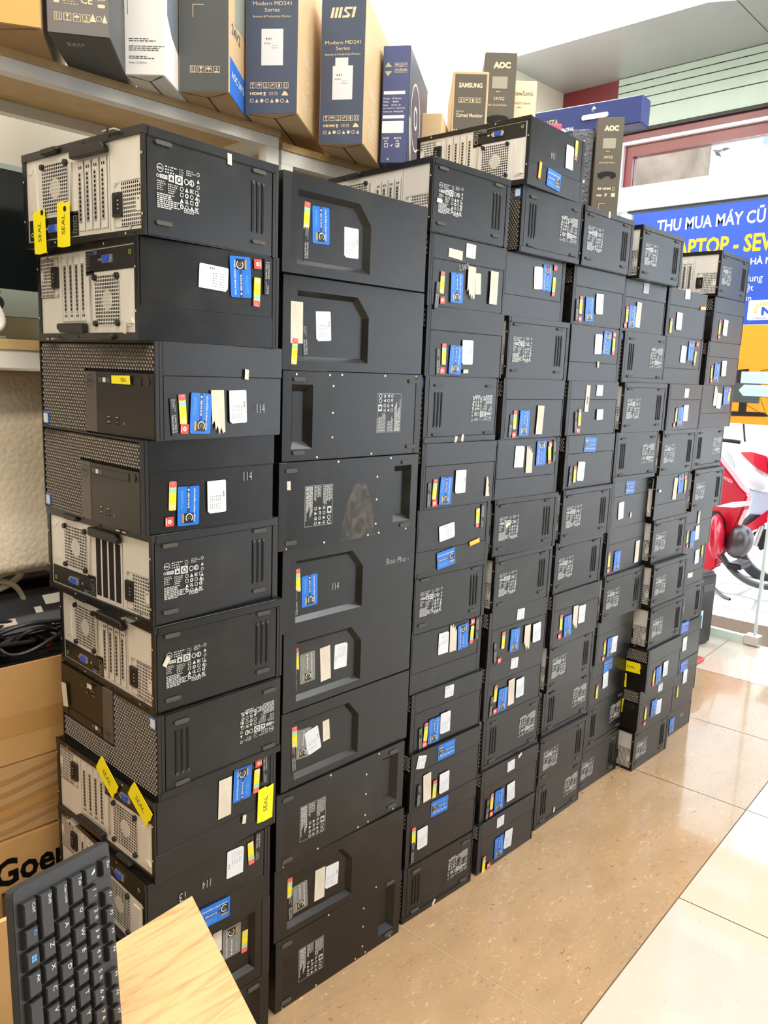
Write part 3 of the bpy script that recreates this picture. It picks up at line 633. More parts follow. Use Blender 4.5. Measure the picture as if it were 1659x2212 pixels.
b = MB().fr((0, 0, 0), (1, 0, 0), (0, 0, 1)); b.box(.0005, .0005, 0, .02, PH-.0005, .0012, PLA); PBEZ = b.build('front_bezel', bevel=.001); COL.objects.unlink(PBEZ)
PF = []
for u_, v_ in ((.030, .157), (.348, .157), (.349, .016), (.031, .015)):
    b = MB().fr((0, 0, 0), (1, 0, 0), (0, 0, 1)); b.rrect(u_-.014, v_-.004, u_+.014, v_+.004, .0038, RUB, .003, t=.004); o = b.build('foot'); COL.objects.unlink(o); PF.append(o)
b = MB().fr((0, 0, 0), (1, 0, 0), (0, 0, 1))
for u_, v_ in ((.004, .149), (.261, .130), (.261, .081), (.261, .028), (.271, .007), (.239, .006), (.117, .005), (.020, .004), (.004, .085), (.355, .007), (.15, .168), (.3, .168)): b.cyl(u_, v_, .0022, 0, .0008, SCR, 12)
PSC = b.build('rivets'); COL.objects.unlink(PSC)
b = MB().fr((.101, 0, .083), (0, 0, -1), (1, 0, 0), (0, -1, 0))
b.frame(-.041, -.036, .041, .036, .0005, PRN, .0005)
b.lines(-.039, .010, .000, .034, 9, PRN, .0005, fill=.5, seed=11); b.lines(-.039, -.034, .030, -.016, 7, PRN, .0005, fill=.6, seed=12); b.lines(-.039, -.013, -.005, .006, 6, PRN, .0005, seed=13)
for q in range(4):
    for r_ in range(3):
        cx_, cy_ = .006+q*.010, .004+r_*.011-.012
        (b.ring(cx_, cy_, .0036, .0012, PRN, .0005, 14) if (q+r_) % 3 == 0 else b.poly([(cx_-.0036, cy_-.003), (cx_+.0036, cy_-.003), (cx_, cy_+.0036)], PRN, .0005) if (q+r_) % 3 == 1 else b.text(('CE', 'FC', 'UL')[r_], cx_-.0035, cy_-.003, PRN, .0005, w=.007, h=.006, bold=.04))
b.rect(.004, .022, .018, .033, PRN, .0005); b.disc(.011, .0275, .004, TAG, .0007, 14); b.ring(.026, .027, .0046, .0014, PRN, .0005, 16); b.ring(.036, .027, .0046, .0014, PRN, .0005, 16)
PLB = b.build('regulatory_label'); COL.objects.unlink(PLB)

# ================================================================ STICKERS (centred, face +z)
STK = {}
def stk(code, name, fn, label=None):
    b = MB(); fn(b); o = b.build(name); COL.objects.unlink(o); STK[code] = o
    if label: o['label'] = label
def f_B(b, base=BLU, dark=BLD, prn=WHT):
    b.rrect(-.033, -.021, .033, .021, .003, base, .0004, t=.0003); b.rect(-.033, -.003, .014, .003, dark, .0005)
    b.rrect(.012, -.010, .029, .010, .001, TAG, .0006); b.rect(.013, -.0125, .028, -.0085, GLD, .0007); b.ring(.020, .0015, .0072, .0016, prn, .0008, 20, 40, 320); b.text('G', .0175, -.001, GLD, .0008, h=.0055)
    b.text('SẢN PHẨM CHÍNH HÃNG', -.029, .010, prn, .0006, w=.056, h=.0048, bold=.02)
    b.text('1800 54 54 55', -.022, -.0018, prn, .0007, w=.026, h=.0036, bold=.03); b.disc(-.027, 0, .0018, prn, .0007, 10)
    b.lines(-.026, -.0155, .006, -.0085, 3, CYN, .0006, fill=.2, seed=4)
stk('B', 'blue_sticker', f_B)
stk('G', 'grey_sticker', lambda b: f_B(b, GST, GST, WHT))
def f_W(b):
    pts = [(-.028, -.019), (.024, -.019), (.028, -.014), (.028, .017), (.026, .019), (-.026, .019), (-.028, .017)]
    b.slab(pts, .0001, .0005, WHT); b.lines(-.008, .012, .008, .016, 1, INK, .0007, fill=.6, seed=3)
    b.lines(-.002, -.015, .009, .009, 6, INK, .0007, fill=.3, seed=5); b.lines(.012, -.015, .024, .009, 6, INK, .0007, fill=.22, seed=6)
stk('W', 'asset_label', f_W)
def f_Y(b):
    b.rrect(-.024, -.0068, .024, .0068, .002, YEL, .0004, t=.0003); b.rrect(-.024, -.0066, -.014, .0066, .002, PNK, .0005); b.rect(-.012, -.0066, -.006, .0066, CYN, .0005); b.disc(.003, 0, .0052, SEA, .0006, 16)
    b.rect(.015, -.005, .021, .005, CRM, .0006); b.lines(-.022, -.002, -.016, .003, 2, WHT, .0006)
    b.lines(-.003, -.004, .012, .004, 4, INK, .0007, fill=.15, seed=9)
stk('Y', 'warranty_strip', f_Y)
stk('R', 'red_sticker', lambda b: b.rrect(-.0078, -.0078, .0078, .0078, .001, RED, .0004, t=.0003).disc(0, 0, .0036, WHT, .0005, 14).disc(0, 0, .0014, RED, .0006, 8).rect(-.005, -.0068, .005, -.0052, WHT, .0006))
def f_K(b):
    b.rrect(-.030, -.0065, .030, .0065, .002, TAG, .0004, t=.0003); b.text('DPKYBD2', -.003, .0005, PRN, .0006, w=.028, h=.0036); b.text('28668267818', -.003, -.0045, PRN, .0006, w=.028, h=.0034); b.lines(-.028, -.004, -.008, .004, 3, PRN, .0006, fill=.3, seed=2)
stk('K', 'service_tag', f_K)
stk('C', 'torn_label', lambda b: b.slab([(-.037, -.014), (.02, -.014), (.013, -.009), (.03, -.007), (.022, -.003), (.038, .001), (.025, .004), (.036, .008), (.034, .013), (-.036, .013)], .0001, .0006, CRM))
stk('c', 'torn_label', lambda b: b.slab([(-.022, -.008), (.024, -.008), (.024, .008), (.01, .003), (.004, .004), (-.004, -.001), (-.01, .001), (-.026, -.004)], .0001, .0006, CRM))
def f_D(b): b.rect(-.038, -.0145, .038, .0145, CRM, .0004); b.slab([(-.038, -.0145), (.038, -.0145), (.038, .0145), (-.038, .0145)], .0001, .0003, CRM); b.lines(-.034, -.010, .02, .010, 5, mat('faint_print', (190, 178, 160), .7), .0006, fill=.15, seed=8)
stk('D', 'paper_label', f_D)
stk('P', 'paper_label', lambda b: b.slab([(-.024, -.010), (.024, -.010), (.023, .010), (-.024, .009)], .0001, .0005, CRM))
def f_w(b):
    b.rrect(-.017, -.0155, .017, .0155, .0015, WHT, .0004, t=.0003); b.lines(-.013, .007, .012, .013, 2, INK, .0006, fill=.25); b.lines(-.013, -.012, -.004, .004, 5, INK, .0006, fill=.2, seed=4); b.lines(.002, -.012, .014, .004, 5, BLD, .0006, fill=.3, seed=7)
stk('w', 'shipping_label', f_w)
stk('S', 'seal_label', lambda b: b.slab([(-.038, -.010), (.038, -.010), (.038, .010), (-.038, .010)], .0001, .0004, CRM).text('SEAL', -.006, -.004, INK, .0006, w=.024, h=.009, bold=.03).lines(-.034, -.005, -.022, .005, 3, INK, .0006, fill=.2))
stk('L', 'yellow_seal', lambda b: b.slab([(-.035, -.0185), (.035, -.0195), (.033, -.004), (.036, .001), (.034, .0185), (-.034, .0195), (-.036, .004)], .0001, .0008, SEA).text('SEAL', -.016, -.005, INK, .0010, w=.032, h=.010))
stk('O', 'orange_strip', lambda b: b.slab([(-.02, -.006), (.02, -.006), (.02, .006), (-.02, .006)], .0001, .0004, ORG).rect(-.018, -.0045, .018, .0045, YEL, .0006).lines(-.016, -.003, .016, .003, 2, RED, .0008, fill=.25))
stk('l', 'yellow_seal', lambda b: b.slab([(-.026, -.0065), (.026, -.007), (.025, .007), (-.026, .0065)], .0001, .0006, SEA).text('SEAL', .0, -.003, INK, .0008, w=.016, h=.006))
stk('v', 'paper_scrap', lambda b: b.slab([(-.009, -.004), (.008, -.0045), (.009, .004), (-.008, .0045)], .0001, .0006, CRM))
def sticker(parent, code, org, eu, ev, u_, v_, rot, lift, rn):
    en = Vector(eu).cross(Vector(ev))
    if code[0] == 'T' and len(code) > 1:
        if code not in STK:
            t = code[2:]; h_ = {'114': .0155, 'i3': .016}.get(t, .013)
            stk(code, 'marker_writing', lambda b: b.text(t, 0, -h_/2, CHK, .0004, h=h_, w=h_*{'114': 1.15, 'i3': .8}.get(t, len(t)*.62), bold=-.022))
    o = STK[code].copy(); COL.objects.link(o); o.parent = parent
    a = R(rot+rn.uniform(-4, 4)); U = Vector(eu)*math.cos(a)+Vector(ev)*math.sin(a); V = -Vector(eu)*math.sin(a)+Vector(ev)*math.cos(a)
    p = Vector(org)+Vector(eu)*u_+Vector(ev)*v_+en*lift
    o.matrix_local = Matrix(((U.x, V.x, en.x, p.x), (U.y, V.y, en.y, p.y), (U.z, V.z, en.z, p.z), (0, 0, 0, 1)))
    return o

PCS = [
(0, 0, 'BR', 0.1797, -0.023, 0.1083, 1.579, [('v', 0.1576, 0.1398, 90)], [('L', 0.0543, 0.0243, 90), ('L', 0.1293, 0.031, 90)]),
(0, 1, 'TR', 0.1741, -0.0084, 0.0183, 1.425, [('W', 0.1322, 0.1068, 0), ('B', 0.1854, 0.1133, 90), ('R', 0.2204, 0.1382, 90), ('Y', 0.219, 0.092, 90), ('K', 0.2405, 0.1193, 90)], [('v', 0.3101, 0.019, 90)]),
(0, 2, 'TF', 0.1919, -0.0205, 0.0997, 1.271, [('K', 0.0325, 0.0377, -90), ('Y', 0.0492, 0.0496, -90), ('R', 0.0524, 0.0181, -90), ('B', 0.0847, 0.0424, -90), ('C', 0.1211, 0.0442, -90), ('W', 0.1635, 0.0526, -90), ('T:114', 0.2063, 0.049, 0), ('v', 0.182, 0.1073, 90)], [('l', 0.262, 0.0925, 0)]),
(0, 3, 'TF', 0.1745, -0.002, 0.0264, 1.117, [('Y', 0.0559, 0.0618, -90), ('R', 0.0494, 0.0194, -90), ('B', 0.0853, 0.0426, -90), ('W', 0.1418, 0.0531, -90), ('T:114', 0.1984, 0.0841, 0)], []),
(0, 4, 'BR', 0.1936, -0.0042, 0.0683, 0.963, [], []),
(0, 5, 'BR', 0.1936, -0.0068, 0.0183, 0.809, [('v', 0.0182, 0.0904, 60)], []),
(0, 6, 'BF', 0.1896, -0.0153, 0.0321, 0.655, [], [('P', 0.0226, 0.0934, -85), ('v', 0.1237, 0.1412, 0)]),
(0, 7, 'TR', 0.1849, -0.0134, 0.0519, 0.501, [('D', 0.1446, 0.1046, 90), ('B', 0.1848, 0.1174, 90), ('R', 0.2233, 0.1449, 90), ('Y', 0.2184, 0.1097, 90), ('K', 0.239, 0.1279, 90), ('L', 0.24, 0.0542, 90), ('v', 0.1882, 0.0431, 90)], [('L', 0.1981, 0.1448, -35), ('L', 0.3075, 0.137, -30)]),
(0, 8, 'TR', 0.1707, -0.0024, 0.0021, 0.347, [('W', 0.1846, 0.1135, 90), ('Y', 0.2212, 0.1158, 90), ('K', 0.2369, 0.1241, 90), ('T:i3', 0.0756, 0.0972, 180), ('T:114', 0.1287, 0.0987, 180), ('B', 0.1383, 0.0298, 0)], []),
(0, 9, 'Pf', 0.054, 0.0, 0.0, 0.1735, [('P', 0.2704, 0.126, 90), ('G', 0.3033, 0.1079, 90), ('Y', 0.3344, 0.0908, 90)], []),
(0, 10, 'Pb', 0.054, 0.0, 0.0, 0.0, [], []),
(1, 0, 'Pt', 0.4701, 0.0258, 0.003, 1.5615, [('Y', 0.0661, 0.1071, -90), ('K', 0.0666, 0.0567, -90), ('B', 0.1006, 0.0948, -90), ('W', 0.1798, 0.0739, -90)], []),
(1, 1, 'Pt', 0.4861, 0.0423, -0.0046, 1.388, [('D', 0.0345, 0.0882, -90), ('Y', 0.0301, 0.0351, -90), ('K', 0.0649, 0.0556, -90), ('W', 0.1101, 0.0863, -90)], []),
(1, 2, 'PB', 0.4917, 0.0454, -0.0091, 1.2145, [], []),
(1, 3, 'Pb', 0.4806, 0.0399, -0.0204, 1.041, [('v', 0.0246, 0.1283, 90)], []),
(1, 4, 'Pt', 0.4983, 0.0476, -0.0013, 0.8675, [('Y', 0.0493, 0.1027, -90), ('K', 0.0451, 0.0547, -90), ('B', 0.0816, 0.076, -90), ('T:114', 0.1449, 0.0735, 0), ('T:Boo Pho -', 0.295, 0.1074, 0)], []),
(1, 5, 'Pt', 0.5085, 0.0534, 0.0088, 0.694, [('Y', 0.0442, 0.1049, -90), ('K', 0.0419, 0.0579, -90), ('G', 0.0753, 0.0801, -90), ('D', 0.126, 0.0761, -90), ('W', 0.1706, 0.0829, 90)], []),
(1, 6, 'Pt', 0.5053, 0.0518, 0.0033, 0.5205, [('Y', 0.0358, 0.1141, -90), ('K', 0.0347, 0.0655, -90), ('G', 0.0683, 0.086, -90), ('P', 0.1345, 0.0952, -90), ('W', 0.0967, 0.0838, -80)], []),
(1, 7, 'Pb', 0.4921, 0.0483, -0.0072, 0.347, [], []),
(1, 8, 'Pt', 0.493, 0.0529, -0.035, 0.1735, [('Y', 0.0496, 0.1063, -90), ('K', 0.0534, 0.0543, -90), ('G', 0.0791, 0.0714, -90), ('D', 0.1351, 0.0771, -90), ('W', 0.1704, 0.0827, -90)], []),
(1, 9, 'Pb', 0.4976, 0.0509, -0.0204, 0.0, [], []),
(2, 0, 'BR', 0.8966, 0.0494, -0.0279, 1.694, [('v', 0.0208, 0.0666, 0)], []),
(2, 1, 'TF', 0.9004, 0.0561, -0.0252, 1.54, [('P', 0.0869, 0.1187, 0), ('w', 0.1389, 0.1314, 0), ('K', 0.0309, 0.0231, -90), ('Y', 0.0452, 0.0524, -90), ('R', 0.0489, 0.014, -90), ('B', 0.0949, 0.0452, -90), ('C', 0.145, 0.061, -90), ('P', 0.1688, 0.0611, -90), ('D', 0.2278, 0.0579, -90), ('T:L160', 0.099, 0.0901, 10)], []),
(2, 2, 'TF', 0.9055, 0.0586, -0.0442, 1.386, [('K', 0.0425, 0.0323, -90), ('Y', 0.0598, 0.05, -90), ('R', 0.0575, 0.0128, -90), ('B', 0.0997, 0.0384, -90), ('W', 0.1402, 0.057, -90), ('v', 0.1364, 0.0132, 0)], []),
(2, 3, 'BF', 0.9086, 0.0574, -0.0095, 1.232, [('v', 0.1163, 0.0058, 80), ('v', 0.1404, 0.0094, 80)], []),
(2, 4, 'TF', 0.9003, 0.0498, -0.0288, 1.078, [('K', 0.0288, 0.0341, -90), ('Y', 0.0468, 0.0472, -90), ('R', 0.0483, 0.0144, -90), ('B', 0.0852, 0.0413, -90), ('W', 0.1371, 0.0596, -90), ('c', 0.2434, 0.0397, -90)], []),
(2, 5, 'TR', 0.9052, 0.0567, -0.0243, 0.924, [('W', 0.102, 0.0919, 8), ('Y', 0.2169, 0.1147, 90), ('K', 0.2352, 0.1175, 90), ('O', 0.2088, 0.0535, 10), ('B', 0.1025, 0.0262, 4)], []),
(2, 6, 'BR', 0.9154, 0.0656, -0.025, 0.77, [], []),
(2, 7, 'TR', 0.9152, 0.0671, -0.0148, 0.616, [('W', 0.1147, 0.1099, 90), ('C', 0.1512, 0.1164, 90), ('B', 0.1907, 0.1111, 90), ('R', 0.2264, 0.1435, 90), ('Y', 0.226, 0.1085, 90), ('K', 0.2463, 0.1209, 90)], []),
(2, 8, 'TF', 0.9179, 0.0631, -0.0298, 0.462, [('w', 0.1379, 0.131, 0), ('K', 0.0363, 0.0306, -90), ('Y', 0.0551, 0.0445, -90), ('R', 0.0527, 0.0122, -90), ('B', 0.0854, 0.0401, -90), ('W', 0.1266, 0.0494, -90)], []),
(2, 9, 'TF', 0.9162, 0.0538, -0.0199, 0.308, [('B', 0.1312, 0.13, 180), ('w', 0.0359, 0.1277, 80), ('D', 0.0621, 0.0499, -90), ('Y', 0.0907, 0.0342, -90), ('W', 0.1274, 0.0407, -90), ('K', 0.031, 0.0379, -90)], []),
(2, 10, 'TF', 0.9121, 0.056, -0.0285, 0.154, [('B', 0.1207, 0.1307, 180), ('Y', 0.0265, 0.0828, -90), ('W', 0.0588, 0.0659, -90), ('K', 0.0245, 0.0358, -90)], []),
(2, 11, 'BF', 0.9087, 0.0553, -0.0348, 0.0, [('v', 0.1192, 0.0088, 60)], []),
(3, 0, 'TR', 1.2157, 0.0299, 0.0513, 1.848, [('W', 0.1888, 0.0987, 90), ('Y', 0.2193, 0.1224, 90), ('B', 0.1169, 0.0309, 0), ('O', 0.0477, 0.0401, 85), ('T:114', 0.1127, 0.085, 180)], []),
(3, 1, 'BF', 1.2181, 0.0441, -0.0132, 1.694, [], []),
(3, 2, 'TR', 1.1914, 0.0613, -0.0015, 1.54, [('W', 0.1409, 0.1032, 90), ('B', 0.1814, 0.1075, 90), ('R', 0.2161, 0.1371, 90), ('Y', 0.2137, 0.0889, 90)], []),
(3, 3, 'BR', 1.2088, 0.0514, -0.0244, 1.386, [], []),
(3, 4, 'TF', 1.1989, 0.0511, -0.0293, 1.232, [('K', 0.0381, 0.034, -90), ('Y', 0.0536, 0.0494, -90), ('R', 0.0535, 0.0115, -90), ('B', 0.0942, 0.0408, -90), ('D', 0.163, 0.0477, -90)], []),
(3, 5, 'TR', 1.1908, 0.0506, -0.044, 1.078, [('W', 0.0889, 0.1072, 90), ('C', 0.1323, 0.0986, 90), ('B', 0.1838, 0.1128, 90), ('R', 0.2222, 0.1346, 90), ('Y', 0.2218, 0.1061, 100), ('K', 0.2434, 0.117, 90)], []),
(3, 6, 'BR', 1.1995, 0.0529, -0.0679, 0.924, [('v', 0.0517, 0.082, 30)], []),
(3, 7, 'BR', 1.213, 0.0499, -0.0021, 0.77, [], []),
(3, 8, 'TF', 1.2077, 0.0559, -0.0205, 0.616, [('w', 0.1394, 0.1258, 0), ('K', 0.0325, 0.0357, -90), ('Y', 0.0649, 0.0652, -90), ('R', 0.0523, 0.011, -90), ('B', 0.1174, 0.0554, -90), ('C', 0.1761, 0.0499, -90), ('W', 0.2215, 0.0559, -90)], []),
(3, 9, 'TF', 1.2083, 0.0577, -0.0084, 0.462, [('w', 0.1294, 0.1376, 0), ('K', 0.0322, 0.0336, -90), ('Y', 0.0482, 0.0685, -90), ('R', 0.0506, 0.0167, -90), ('B', 0.0818, 0.0429, -90), ('D', 0.121, 0.0539, -90), ('W', 0.1622, 0.0564, -90)], []),
(3, 10, 'BF', 1.2185, 0.0615, -0.0116, 0.308, [], []),
(3, 11, 'TF', 1.2166, 0.0552, -0.019, 0.154, [('w', 0.1344, 0.1317, 0), ('Y', 0.0518, 0.0495, -90), ('R', 0.0527, 0.0119, -90), ('B', 0.0855, 0.0423, -90), ('W', 0.1398, 0.0488, -90), ('K', 0.0322, 0.0325, -90), ('v', 0.1722, 0.1515, 30)], []),
(3, 12, 'TF', 1.2099, 0.0485, -0.0084, 0.0, [('w', 0.0994, 0.1288, 0), ('B', 0.0994, 0.049, -90), ('W', 0.1428, 0.0566, -90), ('Y', 0.0297, 0.0237, -90), ('R', 0.0538, 0.0104, -90)], []),
(4, 0, 'BR', 1.5006, 0.0375, -0.0061, 1.694, [('v', 0.1215, 0.1475, 90)], []),
(4, 1, 'TF', 1.4932, 0.0544, -0.0229, 1.54, [('Y', 0.044, 0.0525, -90), ('R', 0.0443, 0.015, -90), ('B', 0.0882, 0.0445, -90), ('W', 0.1386, 0.0626, -90), ('K', 0.0247, 0.0373, -90)], []),
(4, 2, 'TR', 1.5063, 0.0556, -0.0258, 1.386, [('W', 0.1406, 0.106, 90), ('B', 0.1867, 0.1108, 90), ('Y', 0.2236, 0.1028, 90), ('R', 0.2226, 0.1371, 90), ('v', 0.1451, 0.0483, 90)], []),
(4, 3, 'TF', 1.5043, 0.052, -0.0243, 1.232, [('S', 0.1013, 0.1046, -90), ('w', 0.1642, 0.1285, 0), ('Y', 0.067, 0.0511, -90), ('R', 0.0653, 0.0137, -90), ('K', 0.0487, 0.0369, -90), ('w', 0.1736, 0.0581, 0)], []),
(4, 4, 'TF', 1.5054, 0.046, -0.0092, 1.078, [('B', 0.1296, 0.1251, 180), ('Y', 0.0564, 0.0421, -90), ('W', 0.0876, 0.049, -90), ('K', 0.0318, 0.0363, -90)], []),
(4, 5, 'BR', 1.5036, 0.0383, -0.0187, 0.924, [], []),
(4, 6, 'BR', 1.4986, 0.0468, 0.0041, 0.77, [], []),
(4, 7, 'TF', 1.4937, 0.0418, -0.0011, 0.616, [('Y', 0.0516, 0.0621, -90), ('R', 0.0482, 0.0202, -90), ('B', 0.0899, 0.0446, -90), ('C', 0.1295, 0.0632, -90), ('W', 0.1664, 0.0666, -90)], []),
(4, 8, 'BR', 1.5072, 0.0469, 0.0225, 0.462, [], []),
(4, 9, 'BF', 1.5272, 0.069, -0.0045, 0.308, [], []),
(4, 10, 'BR', 1.5206, 0.0613, -0.0127, 0.154, [], []),
(4, 11, 'BF', 1.5187, 0.0646, 0.0151, 0.0, [('v', 0.1152, 0.0273, 85)], []),
(5, 0, 'BR', 1.8299, 0.0362, -0.0103, 1.694, [], []),
(5, 1, 'TF', 1.7995, 0.0687, -0.0221, 1.54, [('w', 0.1352, 0.1364, 0), ('Y', 0.0306, 0.0503, -90), ('R', 0.0263, 0.0173, -90), ('B', 0.0617, 0.045, -90), ('D', 0.0984, 0.0528, -90)], []),
(5, 2, 'BF', 1.8169, 0.0604, -0.0204, 1.386, [], []),
(5, 3, 'BR', 1.8182, 0.0445, -0.0343, 1.232, [], []),
(5, 4, 'BF', 1.8076, 0.0547, -0.0268, 1.078, [], []),
(5, 5, 'TF', 1.812, 0.0538, 0.0403, 0.924, [('B', 0.1239, 0.1273, 180), ('W', 0.0706, 0.0556, -90), ('v', 0.1446, 0.0335, 90)], []),
(5, 6, 'TF', 1.8129, 0.0577, 0.0283, 0.77, [('Y', 0.0232, 0.0533, -90), ('R', 0.0239, 0.0178, -90), ('B', 0.0793, 0.0418, -90), ('D', 0.2225, 0.0525, -90)], []),
(5, 7, 'BR', 1.8169, 0.0531, -0.0035, 0.616, [], []),
(5, 8, 'TF', 1.8198, 0.0672, 0.0416, 0.462, [('Y', 0.0626, 0.0522, -90), ('R', 0.0573, 0.0149, -90), ('B', 0.1008, 0.0459, -90), ('W', 0.132, 0.0474, -90)], []),
(5, 9, 'TF', 1.8197, 0.0784, 0.041, 0.308, [('B', 0.1243, 0.126, 0), ('W', 0.1124, 0.0753, -90), ('Y', 0.0556, 0.0488, -90)], []),
(5, 10, 'BF', 1.8311, 0.0827, 0.0382, 0.154, [], []),
(5, 11, 'BR', 1.8163, 0.0898, -0.0034, 0.0, [], []),
(6, 0, 'TF', 2.0849, 0.061, -0.0485, 1.54, [('w', 0.1263, 0.1431, 0), ('Y', 0.0319, 0.0353, -90), ('W', 0.0841, 0.0525, -90), ('O', 0.2436, 0.1065, 0)], []),
(6, 1, 'TR', 2.0964, 0.057, -0.0255, 1.386, [('W', 0.1239, 0.1002, 90), ('B', 0.1786, 0.114, 90), ('R', 0.2217, 0.1379, 90), ('Y', 0.2133, 0.0894, 90)], []),
(6, 2, 'TF', 2.1063, 0.0375, 0.0138, 1.232, [('w', 0.1395, 0.1246, 0), ('Y', 0.0716, 0.0512, -90), ('R', 0.0621, 0.0169, -90), ('B', 0.1033, 0.045, -90), ('W', 0.1453, 0.0561, -90)], []),
(6, 3, 'BR', 2.1049, 0.0416, 0.0067, 1.078, [], []),
(6, 4, 'TR', 2.099, 0.0452, 0.0087, 0.924, [('D', 0.1491, 0.0988, 90), ('B', 0.192, 0.1137, 90), ('R', 0.2257, 0.1345, 90), ('Y', 0.231, 0.1015, 90), ('v', 0.0246, 0.1012, 0)], []),
(6, 5, 'BR', 2.1092, 0.0436, 0.0094, 0.77, [], []),
(6, 6, 'BR', 2.109, 0.0277, 0.0029, 0.616, [], []),
(6, 7, 'BR', 2.1148, 0.0262, 0.0004, 0.462, [], []),
(6, 8, 'TF', 2.1051, 0.0163, 0.0048, 0.308, [('Y', 0.0586, 0.047, -90), ('R', 0.0591, 0.0192, -90), ('B', 0.0943, 0.044, -90), ('W', 0.1472, 0.0551, -90)], [('L', 0.2901, 0.0829, 0), ('l', 0.2707, 0.0277, 90)]),
(6, 9, 'TF', 2.1018, 0.0318, -0.0162, 0.154, [('w', 0.1549, 0.1319, 0), ('Y', 0.0546, 0.0593, -90), ('R', 0.0536, 0.019, -90), ('B', 0.1165, 0.0611, -90), ('W', 0.1545, 0.0568, -90)], [('l', 0.2832, 0.0867, 90)]),
(6, 10, 'BR', 2.1088, 0.0379, -0.0124, 0.0, [], []),
(7, 0, 'BR', 2.3996, 0.0298, 0.0136, 1.694, [], []),
(7, 1, 'TF', 2.4059, 0.0409, -0.0147, 1.54, [('Y', 0.0611, 0.0526, -90), ('R', 0.063, 0.0182, -90), ('W', 0.1089, 0.0527, -90)], []),
(7, 2, 'TF', 2.4091, 0.0496, -0.0364, 1.386, [('Y', 0.0494, 0.0471, -90), ('R', 0.0531, 0.0156, -90), ('B', 0.0879, 0.0451, -90), ('W', 0.1454, 0.0621, -90)], []),
(7, 3, 'TR', 2.4063, 0.0503, -0.0255, 1.232, [('C', 0.1086, 0.1161, 90), ('W', 0.143, 0.0975, 90), ('B', 0.1983, 0.1167, 90), ('Y', 0.2261, 0.1105, 90), ('R', 0.2276, 0.1392, 90)], []),
(7, 4, 'BF', 2.405, 0.0586, 0.0199, 1.078, [], []),
(7, 5, 'BR', 2.4057, 0.0452, -0.0009, 0.924, [], []),
(7, 6, 'TF', 2.3959, 0.0603, 0.0367, 0.77, [('Y', 0.0371, 0.0533, -90), ('R', 0.0433, 0.0179, -90), ('B', 0.086, 0.037, -90), ('W', 0.1273, 0.0582, -90), ('P', 0.1277, 0.1177, -90)], []),
(7, 7, 'TR', 2.4023, 0.0777, 0.0097, 0.616, [('P', 0.1344, 0.0393, 0), ('W', 0.1814, 0.1072, 90), ('Y', 0.227, 0.1214, 90)], []),
(7, 8, 'BR', 2.4127, 0.0759, 0.0088, 0.462, [], []),
(7, 9, 'TF', 2.4177, 0.0711, 0.0065, 0.308, [('W', 0.1212, 0.0676, -90), ('B', 0.1065, 0.1408, 0)], []),
(7, 10, 'TF', 2.4138, 0.0699, 0.006, 0.154, [('B', 0.1408, 0.1262, 0), ('W', 0.1605, 0.0781, -90), ('Y', 0.1007, 0.0297, -90)], []),
(7, 11, 'TF', 2.408, 0.0731, 0.0075, 0.0, [('B', 0.0957, 0.0418, -90), ('T:SALE', 0.1668, 0.0637, 0)], [])]
CNT = {c: sum(1 for p in PCS if p[0] == c) for c in range(8)}
NTH = ['first', 'second', 'third', 'fourth', 'fifth', 'sixth', 'seventh', 'eighth', 'ninth', 'tenth', 'eleventh', 'twelfth', 'thirteenth']
STACK = ['leftmost stack', 'stack of larger towers', 'third stack from left', 'fourth stack from left', 'fifth stack from left', 'sixth stack from left', 'seventh stack from left', 'rightmost stack']
def describe(c, i, o, st):
    n = CNT[c]; codes = [s[0] for s in st]
    if o[0] == 'P': look = 'large black tower with recessed panel' if o[1] in 'tf' else 'large black tower, underside out'
    elif o[0] == 'B': look = 'black tower, underside vents showing'
    elif 'B' in codes and 'C' in codes: look = 'black tower with torn label'
    elif 'S' in codes: look = 'black tower with white SEAL label'
    elif 'B' in codes: look = 'black tower with blue sticker'
    elif 'W' in codes: look = 'black tower with white label'
    else: look = 'black tower'
    pos = 'topmost' if i == 0 else 'bottom one' if i == n-1 else NTH[i]+' from the top' if i < n/2 else NTH[n-1-i]+' from the bottom'
    return '%s, %s in the %s' % (look, pos, STACK[c])
COL0 = {(0, k) for k in range(9)}
